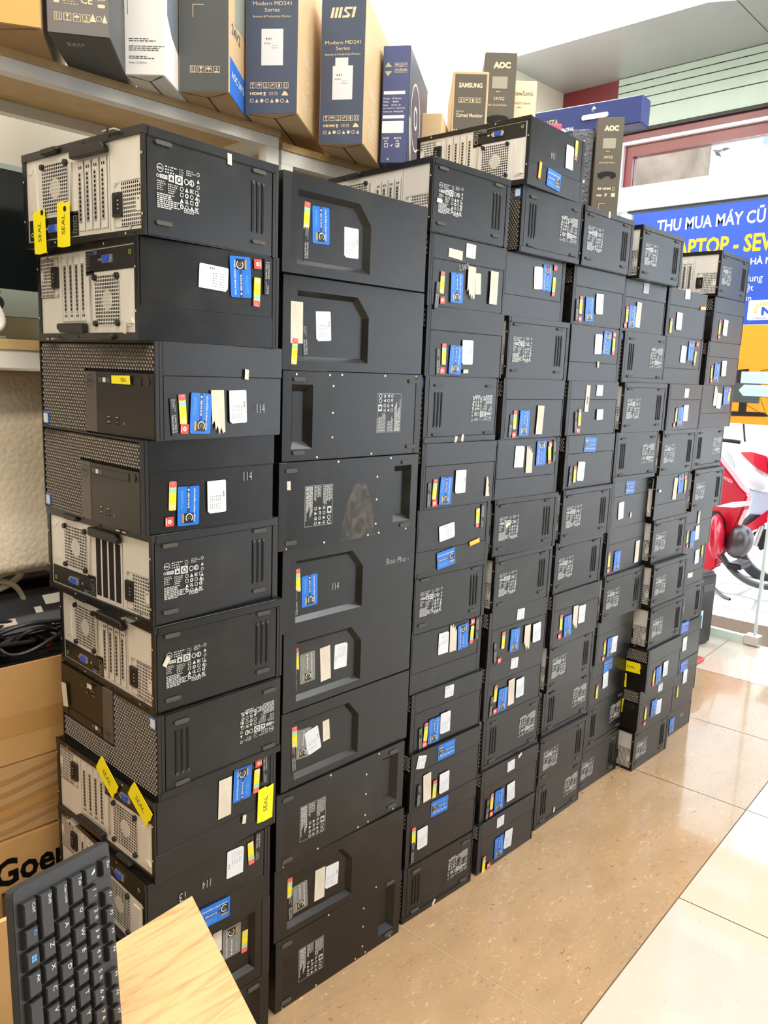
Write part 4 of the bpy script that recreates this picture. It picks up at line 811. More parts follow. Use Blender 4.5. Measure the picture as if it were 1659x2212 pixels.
for (c, i, o, x, y, a, z, st, ls) in PCS:
    rn = random.Random(c*100+i)
    big = o[0] == 'P'
    t = empty('desktop_tower', (x, y, z), a, describe(c, i, o, st), 'computer', 'large desktop towers lying in the stacks' if big else 'mini desktop towers lying in the stacks')
    if big:
        fl = Matrix.Identity(4) if o != 'Pf' and o != 'PB' else Matrix.Translation((PW, 0, PH)) @ Matrix.Rotation(math.pi, 4, 'Y')
        put(PTOP if o[1] in 'tf' else PBOT, 'case', t, fl); put(PBEZ, 'front_bezel', t, fl)
        lift0 = .0005
        if o[1] in 'bB':
            for q in PF: put(q, 'foot', t, fl)
            put(PSC, 'rivets', t, fl); put(PLB, 'regulatory_label', t, fl)
        if (c, i) == (1, 3):
            b = MB().fr((0, 0, 0), (1, 0, 0), (0, 0, 1)); b.poly([(.16, .002), (.165, .04), (.178, .085), (.196, .118), (.214, .128), (.232, .112), (.248, .07), (.258, .02), (.262, .002)], DUS, .0008); b.build('dust_smear', t)
        for (k, u_, v_, rot) in st:
            inside = o == 'Pt' and .04 < u_ < .215 and k != 'T' or o == 'Pf'
            sticker(t, k, (0, 0, 0), (1, 0, 0), (0, 0, 1), u_, v_, rot, -.0108 if inside else .0004, rn)
        continue
    m = ORI[o]
    put(PROTO['case'], 'case', t, m); put(PROTO['side_cover'], 'side_cover', t, m)
    full = (c == 0) or (c, i) in ((3, 0), (2, 0), (7, 0))
    if o[1] == 'R':
        if full:
            rp = put(REAR[0][2], 'rear_panel', t, m)
            for nm, _, ob in REAR[1:]:
                if nm in ('hasp', 'latch') and not (c == 0): continue
                if nm == 'slot' and (c, i) == (0, 4): continue
                put(ob, ob.name.split('.')[0], rp)
            if (c, i) == (0, 4):
                for k in range(4):
                    b = FR_(); q = .170+k*.0212; b.rect(q, .018, q+.0165, .122, HOL, .001); b.rect(q+.0165, .016, q+.0212, .124, SIL, .0014); b.build('open_slot', rp)
        else: put(REAR1, 'rear_panel', t, m)
        if c > 0: put(FRONT1, 'front_bezel', t, m)
        else: put(FRONT[0][2], 'front_bezel', t, m)
    else:
        if full:
            fb = put(FRONT[0][2], 'front_bezel', t, m)
            for nm, _, ob in FRONT[1:]: put(ob, ob.name.split('.')[0], fb)
        else: put(FRONT1, 'front_bezel', t, m)
        if c > 0: put(REAR1, 'rear_panel', t, m)
    if o[0] == 'B':
        put(PROTO['vent_slots'], 'vent_slots', t, m); put(PROTO['cover_lip'], 'cover_lip', t, m); put(PROTO['regulatory_label'], 'regulatory_label', t, m)
        for k in range(4): put(PROTO['foot%d' % k], 'foot', t, m)
    else: put(PROTO['top_seam'], 'bezel_seam', t, m)
    for q, (k, u_, v_, rot) in enumerate(st): sticker(t, k, (0, 0, 0), (1, 0, 0), (0, 0, 1), u_, v_, rot, .0008+.00035*q, rn)
    for (k, u_, v_, rot) in ls: sticker(t, k, (0, MH, 0), (0, -1, 0), (0, 0, 1), u_, v_, rot, .005, rn)

# ================================================================ SHELVES
PLY = mat('shelf_plywood', (196, 160, 112), .5, noise=.12, nscale=7); STW = mat('white_painted_steel', (246, 247, 244), .4)
PLE = mat('shelf_plywood_edge', (214, 184, 134), .5, noise=.1, nscale=20)
S1 = 1.9605
sh1 = empty('shelf_rack', (-1.6, .5, 0), 0, 'white steel shelf rack with plywood boards holding monitor boxes, at the left', 'shelf')
X1 = .835+1.6
b = MB(); b.box(0, 0, S1-.015, X1, .30, S1, PLE); b.build('shelf_board', sh1)
b = MB(); b.box(0, .0, 1.408, X1, .38, 1.428, PLE); b.build('shelf_board', sh1)
b = MB(); b.box(0, .004, S1-.040, X1-.002, .034, S1-.0155, STW); b.box(0, .268, S1-.040, X1-.002, .298, S1-.0155, STW); b.box(0, .004, 1.372, X1-.002, .034, 1.4075, STW); b.build('cross_rail', sh1)
for xx in (.0, X1-.040):
    for yy in (.004, .268):
        b = MB(); b.box(xx, yy, 0, xx+.038, yy+.030, S1-.0405, STW); b.build('post', sh1)
b = MB(); b.box(X1-.04, .0345, S1-.040, X1-.002, .2675, S1-.0155, STW); b.build('end_rail', sh1)
S2 = 1.936
sh2 = empty('shelf_rack', (.842, .5, 0), 0, 'second white steel shelf rack with plywood top, behind the taller stacks', 'shelf')
X2 = 2.05-.0
b = MB(); b.box(0, 0, S2-.016, X2-.6, .44, S2, PLE); b.build('shelf_board', sh2)
b = MB(); b.box(0, .004, S2-.048, X2-.6, .034, S2-.0165, STW); b.box(0, .40, S2-.048, X2-.6, .43, S2-.0165, STW); b.build('cross_rail', sh2)
for xx in (.0, X2-.64):
    for yy in (.004, .40):
        b = MB(); b.box(xx, yy, 0, xx+.036, yy+.03, S2-.0485, STW); b.build('post', sh2)
sh3 = empty('shelf_rack', (2.30, .47, 0), 0, 'far end white shelf rack, mostly hidden behind the right stacks', 'shelf')
b = MB(); b.box(0, 0, S2-.016, .62, .44, S2, PLE); b.build('shelf_board', sh3)
for xx in (.0, .584):
    for yy in (.004, .40):
        b = MB(); b.box(xx, yy, 0, xx+.036, yy+.03, S2-.0165, STW); b.build('post', sh3)

# ================================================================ MONITOR CARTONS
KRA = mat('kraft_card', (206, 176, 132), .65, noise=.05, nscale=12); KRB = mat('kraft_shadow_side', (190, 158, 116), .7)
DRK = mat('carton_charcoal', (72, 76, 78), .5); NVY = mat('carton_navy', (58, 72, 98), .45); BLC = mat('carton_blue', (58, 72, 124), .4); PRC = mat('carton_print', (224, 206, 170), .6)
WHC = mat('carton_white', (250, 250, 248), .5); BRN = mat('carton_brown_black', (82, 76, 64), .5); BRT = mat('glossy_tape', (214, 170, 100), .2)
def icons(b, a0, b0, n, s_, gap, m, c=.0006, start=0):
    for k in range(n):
        a = a0+k*(s_+gap); b.frame(a, b0, a+s_, b0+s_, s_*.07, m, c); z_ = (k+start) % 6
        if z_ == 0: b.rect(a+s_*.25, b0+s_*.3, a+s_*.35, b0+s_*.85, m, c); b.rect(a+s_*.62, b0+s_*.3, a+s_*.72, b0+s_*.85, m, c); b.rect(a+s_*.15, b0+s_*.14, a+s_*.85, b0+s_*.2, m, c)
        elif z_ == 1: b.poly([(a+s_*.25, b0+s_*.85), (a+s_*.5, b0+s_*.42), (a+s_*.75, b0+s_*.85)], m, c); b.rect(a+s_*.46, b0+s_*.18, a+s_*.54, b0+s_*.5, m, c); b.rect(a+s_*.3, b0+s_*.14, a+s_*.7, b0+s_*.2, m, c)
        elif z_ == 2: b.poly([(a+s_*(.5+.35*math.cos(R(t))), b0+s_*(.5+.3*math.sin(R(t)))) for t in range(0, 181, 20)], m, c); b.rect(a+s_*.47, b0+s_*.16, a+s_*.53, b0+s_*.52, m, c)
        elif z_ == 3: b.text('4', a+s_*.33, b0+s_*.35, m, c, h=s_*.5); b.rect(a+s_*.2, b0+s_*.15, a+s_*.8, b0+s_*.27, m, c)
        elif z_ == 4: b.poly([(a+s_*.15, b0+s_*.3), (a+s_*.5, b0+s_*.45), (a+s_*.85, b0+s_*.8), (a+s_*.4, b0+s_*.7)], m, c)
        else: b.rect(a+s_*.35, b0+s_*.2, a+s_*.65, b0+s_*.8, m, c)
def carton(name, label, g, z, depth, h, front, side, kind_='monitor box', lean=0, grp=None):
    """g = (x, y, azimuth of the front edge, width)"""
    x, y, az, w = g; az = R(az)
    ex = Vector((math.sin(az), math.cos(az), 0)); rz = math.atan2(ex.y, ex.x)
    t = empty(name, (x, y, z), rz, label, kind_, grp)
    b = MB(); b.box(0, 0, 0, w, depth, h, side)
    for k in range(len(b.f)): pass
    o = b.build('carton_body', t, bevel=.002)
    if front is not side:
        b = MB().fr((0, 0, 0), (1, 0, 0), (0, 0, 1)); b.slab([(.0015, .0015), (w-.0015, .0015), (w-.0015, h-.0015), (.0015, h-.0015)], .0, .0004, front); b.build('front_face', t)
    return t, w, h
def face(): return MB().fr((0, -.0003, 0), (1, 0, 0), (0, 0, 1))
def flaps(t, w, depth, m=None):
    b = MB().fr((0, 0, 0), (1, 0, 0), (0, 1, 0)); b.rect(w*.48, .03, w*.52, depth-.02, INK, -.0004); b.poly([(w*.5, .035), (w*.52, .035), (w-.004, .004), (w-.01, .003)], INK, -.0004); b.poly([(w*.5, .035), (w*.48, .035), (.004, .004), (.01, .003)], INK, -.0004); b.build('flap_seam', t)

G = (0.198, 0.363); 
t, w, h = carton('monitor_box', 'taped tan cardboard carton at the far left end of the top shelf', (G[0]-.155, G[1]+.09, 120, .179), S1, .40, .40, BRT, KRB)
flaps(t, w, .4)
G = (0.211, 0.37, 126.0, 0.1149, 0.0522)
t, w, h = carton('monitor_box', 'dark grey monitor box with certification icons and CE mark on the top shelf', (G[0], G[1], G[2], G[3]-.008), S1, .34, .42, mat('carton_grey', (104, 102, 104), .45), DRK)
b = face(); k = w/.165
icons(b, .020*k, .022, 4, .020*k, .003, PRC, start=0); b.poly([(.112*k, .024), (.130*k, .024), (.121*k, .038)], PRC, .0006); b.ring(.137*k, .030, .005, .001, PRC, .0006, 14); b.poly([(.145*k, .024), (.159*k, .024), (.152*k, .038)], PRC, .0006)
b.text('CE', .090*k, .052, PRC, .0006, w=.020, h=.013, bold=.02); b.rect(.020*k, .050, .034*k, .061, PRC, .0006); b.rect(.020*k, .070, .033*k, .083, PRC, .0006); b.ring(.053*k, .078, .010, .002, PRC, .0006, 16); b.rect(.065*k, .068, .073*k, .082, PRC, .0006)
b.lines(.045*k, .048, .085*k, .064, 4, PRC, .0006, fill=.3); b.lines(.075*k, .068, .1*k, .082, 3, PRC, .0006, fill=.3); b.rect(.108*k, .072, .120*k, .086, PRC, .0006)
b.ring(.143*k, .072, .013, .0012, PRC, .0006, 24); b.poly([(.135*k, .073), (.140*k, .066), (.152*k, .084), (.149*k, .085), (.140*k, .071), (.137*k, .075)], WHT, .0008); b.rrect(.134*k, .048, .154*k, .054, .003, PRC, .0006)
b.rect(.02*k, .095, .05*k, .107, WHT, .0006); b.lines(.055*k, .092, .085*k, .106, 4, PRC, .0006, fill=.3); b.build('printed_icons', t)
b = MB().fr((0, 0, 0), (1, 0, 0), (0, 1, 0), (0, 0, -1)); b.lines(.025, .035, .065, .052, 3, PRC, .0005, fill=.7); b.build('base_print', t)

G = (0.403, 0.455, 138.0, 0.0815, 0.1379)
t, w, h = carton('monitor_box', 'white monitor box with small grey address print on the top shelf', (G[0], G[1], G[2], G[3]), S1, .34, .42, WHC, WHC)
b = face(); b.text('DISTRIBUTOR:', .012, .158, INK, .0006, w=.034, h=.0045); b.rect(.008, .112, .009, .152, INK, .0006); b.rect(.008, .151, .034, .152, INK, .0006)
b.lines(.010, .062, .075, .070, 2, INK, .0006, fill=.35, seed=1); b.lines(.010, .045, .085, .056, 3, INK, .0006, fill=.35, seed=2); b.lines(.010, .030, .065, .037, 2, INK, .0006, fill=.35, seed=3); b.text('Website: TCLCHINA.com', .010, .022, INK, .0006, w=.036, h=.0035); b.build('address_print', t)
b = MB().fr((w, 0, 0), (0, 1, 0), (0, 0, 1)); b.slab([(.02, .12), (.05, .09), (.10, .07), (.12, .12), (.12, .4), (.03, .4)], 0, .0006, mat('grey_picture', (120, 128, 138), .5)); b.build('side_picture', t); flaps(t, w, .34)

G = (0.526, 0.453, 138.0, 0.1071, 0.1774)
t, w, h = carton('monitor_box', 'charcoal monitor box with kraft and blue printed side, white corner mark on front', (G[0], G[1], G[2], G[3]), S1, .33, .42, DRK, KRA)
b = face(); icons(b, .024, .038, 4, .0135, .003, PRC); b.rect(.030, .145, .0312, .170, PRC, .0006); b.rect(.030, .169, .054, .1702, PRC, .0006); b.text('FREE', .015, .192, PRC, .0006, w=.022, h=.006, bold=.03); b.text('D', .05, .190, PRC, .0006, h=.012, bold=.03); b.rect(.078, .188, .093, .205, PRC, .0006); b.build('printed_icons', t)
b = MB().fr((w, 0, 0), (0, 1, 0), (0, 0, 1)); b.slab([(.006, .0), (.20, .0), (.20, .07), (.006, .075)], 0, .0005, BLU); b.text('AOC 24V2Q', .02, .035, WHT, .0007, w=.14, h=.018, bold=.02); b.text('24V2', .02, .125, BLD, .0007, w=.08, h=.02); b.slab([(.05, .15), (.20, .17), (.20, .35), (.05, .35)], 0, .0005, mat('screen_picture', (150, 160, 150), .4)); b.build('side_print', t); flaps(t, w, .33)

def msi(g, z, label, extra):
    t, w, h = carton('monitor_box', label, g, z, .42, .335, NVY, KRA)
    b = face(); c0 = w*.5
    if extra:
        for q in (0, .0095, .019): b.poly([(c0-.033+q, .284), (c0-.0265+q, .284), (c0-.0215+q, .307), (c0-.028+q, .307)], PRC, .0006)
        b.poly([(c0-.004, .284), (c0+.012, .284), (c0+.0165, .290), (c0+.008, .297), (c0+.006, .302), (c0+.021, .302), (c0+.022, .307), (c0+.003, .307), (c0+.0, .299), (c0+.009, .292), (c0+.007, .289), (c0-.003, .289)], PRC, .0006)
        b.poly([(c0+.019, .284), (c0+.0255, .284), (c0+.0305, .307), (c0+.024, .307)], PRC, .0006)

    o_ = 0 if extra else .036
    b.text('Modern MD241', c0, .226-.0*o_, PRC, .0006, w=.088, h=.008, al='c'); b.text('Series', c0, .213, PRC, .0006, w=.034, h=.008, al='c'); b.text('Business & Productivity Monitor', c0, .200, PRC, .0006, w=.088, h=.006, al='c')
    icons(b, .011, .054, 6, .0125, .0028, PRC, start=1); b.text('HDMI', .011, .040, PRC, .0006, w=.028, h=.006, bold=.04); b.text('CE', .055, .040, PRC, .0006, w=.010, h=.006); b.rect(.042, .038, .048, .039, PRC, .0006); b.poly([(.042, .046), (.048, .046), (.0465, .040), (.0435, .040)], PRC, .0006)
    b.lines(.068, .039, .080, .047, 3, PRC, .0006, fill=.5); b.poly([(.084, .039), (.100, .039), (.096, .046), (.090, .049)], PRC, .0006)
    for k in range(8):
        a = .015+k*.0118
        (b.ring(a, .028, .0043, .0012, PRC, .0006, 12) if k % 3 == 0 else b.poly([(a-.004, .024), (a+.004, .024), (a, .032)], PRC, .0006) if k % 3 == 1 else b.disc(a, .028, .004, PRC, .0006, 12))
    b.build('printed_text', t)
    b = face(); b.rect(c0-.024, .102, c0+.026, .178, WHT, .0007)
    if extra: b.rect(c0-.018, .178, c0+.014, .196, WHT, .0007)
    b.lines(c0-.014, .155, c0+.010, .160, 1, GST, .0009, fill=.8); b.lines(c0-.018, .146, c0+.004, .150, 1, GST, .0009, fill=.6, seed=3); b.lines(c0+.0, .136, c0+.022, .146, 2, GST, .0009, fill=.3, seed=4)
    b.build('shipping_label', t); flaps(t, w, .42)
    b = MB().fr((w, 0, 0), (0, 1, 0), (0, 0, 1)); b.ring(.11, .09, .011, .002, WHC, .0006); b.lines(.05, .03, .15, .06, 4, WHC, .0006, fill=.2); b.lines(.05, .13, .16, .15, 3, WHC, .0006, fill=.2); b.build('side_print', t)
    return t
G = (0.703, 0.462, 142.0, 0.1212, 0.2379)
msi((G[0], G[1], G[2], G[3]), S1, 'navy monitor box with plain white label, left of the other navy box with maker logo', False)
G = (0.914, 0.441, 146.0, 0.1167, 0.3055)
msi((G[0]-.004, G[1]+.003, G[2], G[3]-.006), S2, 'navy monitor box with large maker logo and stepped white label', True)
G = (1.126, 0.446, 146.0, 0.0718, 0.288)
t, w, h = carton('monitor_box', 'narrow bright blue monitor box with WHITE and BLACK tick boxes', (G[0], G[1], G[2], G[3]), S2, .34, G[4], BLC, mat('carton_dark_blue', (44, 56, 86), .3))
b = face(); k = w/.075; H_ = h
GRP = mat('olive_print', (176, 184, 120), .5)
b.poly([(.006*k, .236), (.014*k, .248), (.026*k, .236)], GRP, .0006); b.poly([(.006*k, .226), (.014*k, .214), (.026*k, .226)], GRP, .0006); icons(b, .033*k, .236, 3, .010*k, .002, PRC, start=2); icons(b, .033*k, .222, 3, .010*k, .002, PRC, start=0)
b.rect(.005*k, .170, .064*k, .178, WHC, .0006); b.text('Product  : 18" Monitor', .005*k, .158, WHC, .0006, w=.050*k, h=.004); b.text('Model     : 4001FS', .005*k, .150, WHC, .0006, w=.042*k, h=.004); b.text('Power     : DC12V - 2A', .005*k, .142, WHC, .0006, w=.048*k, h=.004); b.text('Net weight/Gross: 1.88kg/2.60kg', .005*k, .134, WHC, .0006, w=.06*k, h=.004); b.text('Carton size : 496x56x340', .005*k, .126, WHC, .0006, w=.055*k, h=.004)
b.rect(.004*k, .111, .064*k, .119, WHC, .0006); b.rrect(.003*k, .075, .063*k, .105, .002, WHC, .0006); b.text('WHITE', .006*k, .060, WHC, .0006, w=.018*k, h=.005); b.text('BLACK', .038*k, .060, WHC, .0006, w=.02*k, h=.005); b.text('[W]', .011*k, .052, WHC, .0006, w=.008*k, h=.005); b.text('[B]', .043*k, .052, WHC, .0006, w=.008*k, h=.005)
b.frame(.011*k, .040, .021*k, .050, .001, WHC, .0006); b.frame(.043*k, .040, .053*k, .050, .001, WHC, .0006); b.poly([(.028*k, .044), (.030*k, .041), (.036*k, .049)], WHC, .0006); b.poly([(.045*k, .042), (.047*k, .040), (.055*k, .052)], WHC, .0006); b.poly([(.018*k, .008), (.026*k, .008), (.022*k, .015)], GRP, .0006)
b.build('printed_text', t)
b = MB().fr((w, 0, 0), (0, 1, 0), (0, 0, 1)); b.ring(.12, .145, .085, .005, WHC, .0006, 32); b.ring(.12, .145, .03, .008, WHC, .0006, 20)
for q in (0, .014): b.poly([(.01+q, .12), (.016+q, .12), (.055+q, .0), (.045+q, .0)], WHC, .0006)
b.poly([(.18, .0), (.21, .10), (.24, .0), (.232, .0), (.21, .07), (.188, .0)], WHC, .0006); b.build('side_graphic', t)
t, w, h = carton('monitor_box', 'kraft monitor box leaning half hidden right of the bright blue box', (1.375, .53, 146, .06), S2, .18, .20, KRA, KRA)
b = MB().fr((w, 0, 0), (0, 1, 0), (0, 0, 1)); b.poly([(.02, .06), (.2, .04), (.2, .1), (.1, .13)], DRK, .0006); b.build('side_print', t)

G = (1.496, 0.52, 0.1063, 2.281)
t, w, h = carton('monitor_box', 'black and kraft curved monitor box with maker name in capitals', (G[0], G[1], 137, G[2]), S2, .30, G[3]-S2, KRA, KRA)
b = face(); b.rect(.006, .008, w-.006, h-.008, BRN, .0006); b.text('SAMSUNG', w/2, h-.046, PRC, .0009, w=w*.66, h=.014, al='c', bold=.04); icons(b, w*.18, h-.088, 4, .0145, .003, PRC, .0009, start=3)
b.text('Essential', w*.12, h-.114, PRC, .0009, w=.022, h=.005); b.text('Curved Monitor', w*.12, h-.128, PRC, .0009, w=w*.76, h=.011, bold=.02); b.rrect(w*.44, h-.225, w*.60, h-.165, .007, HOL, .0009); b.lines(w*.08, h-.2, w*.28, h-.16, 5, BLA, .0009, fill=.4); b.build('printed_text', t)
def aoc(g, z, h, dep, label):
    t, w, h = carton('monitor_box', label, g, z, dep, h, BRN, BRN); b = face()
    b.text('AOC', w/2+.004, h-.048, PRC, .0006, w=w*.54, h=.020, al='c', bold=.06); b.rect(w*.26, h-.108, w*.74, h-.072, mat('sage_panel', (150, 146, 128), .5), .0006); b.lines(w*.4, h-.120, w*.62, h-.114, 1, PRC, .0006); b.text('24V2Q', w/2, h-.144, PRC, .0006, w=w*.34, h=.011, al='c'); b.text('AOC 24 LCD Monitor', w*.16, h-.160, PRC, .0006, w=w*.6, h=.006)
    pts = [(w*.14, h-.195)]+[(w*(.5+.36*math.cos(R(q))), h-.200+.013*math.sin(R(q))) for q in range(150, 20, -20)]+[(w*.86, h-.205), (w*.7, h-.214), (w*.58, h-.202), (w*.42, h-.206), (w*.3, h-.214), (w*.16, h-.208)]
    b.slab(pts, .0002, .0008, HOL)
    b.text('HDMI', w*.38, h-.252, PRC, .0006, w=w*.3, h=.008, bold=.04); b.rect(w*.2, h-.252, w*.25, h-.244, PRC, .0006); b.rect(w*.27, h-.252, w*.32, h-.244, PRC, .0006); b.frame(w*.74, h-.254, w*.84, h-.244, .001, PRC, .0006)
    b.text('FREE', w*.18, h-.275, PRC, .0006, w=w*.18, h=.007, bold=.04); b.text('P', w*.48, h-.277, PRC, .0006, h=.012, bold=.05); b.rect(w*.72, h-.277, w*.86, h-.264, PRC, .0006); b.rect(w*.28, h-.330, w*.29, h-.300, PRC, .0006); b.rect(w*.28, h-.301, w*.5, h-.300, PRC, .0006)
    b.build('printed_text', t); return t
G = (1.719, 0.58, 0.1021, 2.4103)
aoc((G[0], G[1], 139, G[2]), S2, G[3]-S2, .30, 'dark brown monitor box standing left of the cream box, gold maker letters')
G = (1.916, 0.6, 0.091, 2.3867)
t, w, h = carton('monitor_box', 'cream monitor box with black serif lettering, right of dark brown box', (G[0]-.0, G[1]+.02, 139, G[2]), S2, .26, G[3]-S2, mat('carton_cream', (236, 214, 176), .6), KRA)
b = face(); b.text('ViewSonic', w*.08, h-.048, INK, .0006, w=w*.80, h=.016); b.text('VA2715 Series', w*.18, h-.075, INK, .0006, w=w*.58, h=.007); b.lines(w*.3, h-.088, w*.6, h-.083, 1, INK, .0006, fill=.4); b.rect(w*.02, h-.19, w*.72, h-.12, WHC, .0006); b.build('printed_text', t)
G = (2.299, 0.5, 0.096, 2.3377)
aoc((G[0], G[1], 146, G[2]), S2, G[3]-S2, .32, 'dark brown monitor box standing at the right end, below the blue flat box')
# long blue box lying across the tops
ZT = G[3]+.001
BLL = mat('carton_royal_blue', (44, 60, 120), .4)
t = empty('monitor_box', (2.447, .405, ZT), R(-98), 'royal blue monitor box with white handle lying across the other boxes', 'monitor box')
LL = .60; t.rotation_euler = (0, 0, R(98-180)); 
b = MB(); b.box(-LL, 0, 0, 0, .085, .098, BLL); b.build('carton_body', t, bevel=.003)
b = MB().fr((0, 0, 0), (1, 0, 0), (0, 0, 1)); b.rrect(-.235, .038, -.13, .056, .006, WHC, .006, t=.005); b.build('carry_handle', t)
b = MB().fr((0, 0, 0), (1, 0, 0), (0, 0, 1)); b.text('V2211S', -.335, .060, GRP, .0006, w=.075, h=.022, rot=180, bold=.03); b.text('FHD SLIM BEZEL', -.27, .022, WHC, .0006, w=.12, h=.014, rot=180, bold=.03); b.poly([(-.20, .074), (-.18, .074), (-.19, .086)], WHC, .0006); b.lines(-.198, .066, -.182, .071, 1, WHC, .0006); b.build('printed_text', t)
G = (2.121, 0.62, 0.071, 2.297)
t, w, h = carton('small_box', 'small pink retail box peeking out under the royal blue box', (G[0], G[1], 139, G[2]), G[3]-.09, .12, .09, mat('carton_pink', (226, 70, 110), .5), mat('carton_pink', (226, 70, 110), .5), 'box')
b = face(); 
for k in range(6): b.rect(w*.5+k*.009, .02, w*.5+k*.009+.004, .07, WHC, .0006)
b.build('barcode_print', t)
t, w, h = carton('monitor_box', 'plain brown carton under the small pink box behind the stacks', (G[0]-.02, G[1]-.01, 139, .14), S2, .2, G[3]-.0905-S2, KRA, KRB)
BW = mat('bubble_wrap_dark', (70, 80, 92), .12, bump=1, bscale=60, coat=.5)
G = (2.295, 0.6, 0.0786, 2.3123)
t, w, h = carton('wrapped_box', 'dark monitor box in shiny bubble wrap, left of the right-end brown box', (G[0], G[1], 146, G[2]), S2, .18, G[3]-S2, BW, BW)
b = face()
rn = random.Random(9)
for k in range(11): a = rn.uniform(.012, w-.018); z_ = rn.uniform(.05, h-.03); b.poly([(a, z_), (a+.012, z_+.004), (a+.010, z_+.014), (a-.002, z_+.010)], WHC, .0008)  # white flakes paint the highlights of the shiny wrap
b.build('wrap_painted_glints', t)

# ================================================================ LEFT SIDE: shelf computer, bubble wrap, cartons, cables
IMG = mat('monitor_silver', (176, 184, 172), .35, .5); SCG = mat('screen_black', (16, 20, 20), .12); 
im = empty('all_in_one_computer', (-.05, .56, 1.4285), R(6), 'silver all-in-one computer with black screen on the lower left shelf', 'computer')
b = MB().fr((0, 0, 0), (1, 0, 0), (0, 0, 1)); b.box(-.18, .046, -.018, .42, .346, .0, mat('silver_case', (150, 156, 150), .4, .5)); b.build('housing', im, bevel=.006, seg=2)
b = MB().fr((0, 0, 0), (1, 0, 0), (0, 0, 1)); b.box(-.178, .102, .0, .418, .334, .002, SCG); b.build('screen', im)
b = MB().fr((0, 0, 0), (1, 0, 0), (0, 0, 1)); b.box(-.178, .047, .0, .418, .101, .002, IMG); b.build('chin', im)
p = (0.183, 1.499)
b = MB().fr((0, 0, 0), (1, 0, 0), (0, 0, 1)); cx_ = p[0]+.052; cy_ = .072
b.slab([(cx_+.012*math.cos(R(q))*(1 if q < 330 or q > 30 else .7), cy_+.014*math.sin(R(q))*(.9 if 240 < q < 300 else 1)) for q in range(0, 360, 20)], .002, .0026, HOL); b.slab([(cx_+.001, cy_+.017), (cx_+.007, cy_+.026), (cx_+.004, cy_+.018)], .002, .0026, HOL); b.build('maker_emblem', im)
b = MB(); b.box(.06, -.02, 0, .24, .14, .006, IMG); b.box(.10, .06, .006, .20, .075, .25, IMG); b.build('stand', im, bevel=.002)
wb = tube('charging_cable', [(.08, .515, 1.436), (.15, .518, 1.438), (.172, .52, 1.452), (.166, .522, 1.48), (.152, .525, 1.505), (.13, .53, 1.53)], .006, WHC)
tag(wb, 'white curved cable loop standing at the left end of the lower shelf', 'cable')
bx = MB().box(.0, .66, 1.4285, .55, .80, 1.50, mat('pale_box', (200, 206, 190), .6)).build('flat_box', bevel=.002); tag(bx, 'pale flat box behind the silver computer on the lower shelf', 'box')
# bubble wrap sheet
BB = mat('bubble_wrap', (238, 226, 206), .24, coat=.6)
nt = BB.node_tree; tc = nt.nodes.new('ShaderNodeTexCoord'); vo = nt.nodes.new('ShaderNodeTexVoronoi'); vo.inputs['Scale'].default_value = 95; nt.links.new(tc.outputs['Object'], vo.inputs['Vector'])
bp = nt.nodes.new('ShaderNodeBump'); bp.inputs['Strength'].default_value = .35; bp.inputs['Distance'].default_value = .004; bp.invert = True; nt.links.new(vo.outputs['Distance'], bp.inputs['Height']); nt.links.new(bp.outputs[0], nt.nodes['Principled BSDF'].inputs['Normal'])
bm = bmesh.new(); nx, nz = 24, 30; g_ = []
for j in range(nz+1):
    rowv = []
    for i in range(nx+1):
        X = -.45+i*.95/nx; Z = .95+j*.415/nz; Y = .535+.07*max(0, (Z-.95)/.415)+.012*math.sin(X*9+Z*5)+.008*math.sin(Z*23+X*4)
        rowv.append(bm.verts.new((X, Y, Z)))
    g_.append(rowv)
for j in range(nz):
    for i in range(nx): bm.faces.new((g_[j][i], g_[j][i+1], g_[j+1][i+1], g_[j+1][i]))
me = bpy.data.meshes.new('bubble_wrap_sheet'); bm.to_mesh(me); bm.free(); me.materials.append(BB); me.polygons.foreach_set('use_smooth', [True]*len(me.polygons))
o = bpy.data.objects.new('bubble_wrap_sheet', me); COL.objects.link(o); md = o.modifiers.new('s', 'SOLIDIFY'); md.thickness = .004
tag(o, 'shiny bubble wrap sheet hanging under the lower left shelf', 'bubble wrap')

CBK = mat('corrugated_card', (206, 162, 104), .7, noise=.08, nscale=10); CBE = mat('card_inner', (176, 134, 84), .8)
YC = .42
def z_at(p): return p[1]
ZA = .583; ZB = .4195; ZTOP = .788
def plain_carton(label, x0, x1, z0, z1, d=.30, m=CBK, opened=False, name='cardboard_box'):
    t = empty(name, (x0, YC, z0), 0, label, 'box')
    w = x1-x0; h = z1-z0-.001
    if opened:
        b = MB(); T = .006
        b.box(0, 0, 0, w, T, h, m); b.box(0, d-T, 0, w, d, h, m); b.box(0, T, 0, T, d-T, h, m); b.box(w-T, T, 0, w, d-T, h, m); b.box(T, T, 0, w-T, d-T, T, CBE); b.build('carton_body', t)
    else:
        b = MB(); b.box(0, 0, 0, w, d, h, m); b.build('carton_body', t, bevel=.004, seg=2)
    b = MB().fr((0, 0, 0), (1, 0, 0), (0, 0, 1)); b.rect(.01, h*.28, w-.002, h*.5, mat('packing_tape', (196, 150, 92), .3), .0005); b.build('packing_tape', t)
    return t, w, h
plain_carton('open cardboard carton full of black cables, left of the stacks', -.42, .36, ZA, ZTOP, .32, CBK, True)
t, w, h = plain_carton('closed cardboard carton with diagonal tape streaks under the cable carton', -.42, .36, ZB, ZA, .30, mat('card_striped', (198, 160, 112), .6, noise=.1))
b = MB().fr((0, 0, 0), (1, 0, 0), (0, 0, 1))
for k in range(5): z_ = .01+k*.027; b.poly([(.30, z_), (.52, z_+.015), (.62, z_+.030), (.62, z_+.022), (.52, z_+.004), (.30, z_-.006)], CBE, .0007)
b.build('printed_streaks', t)
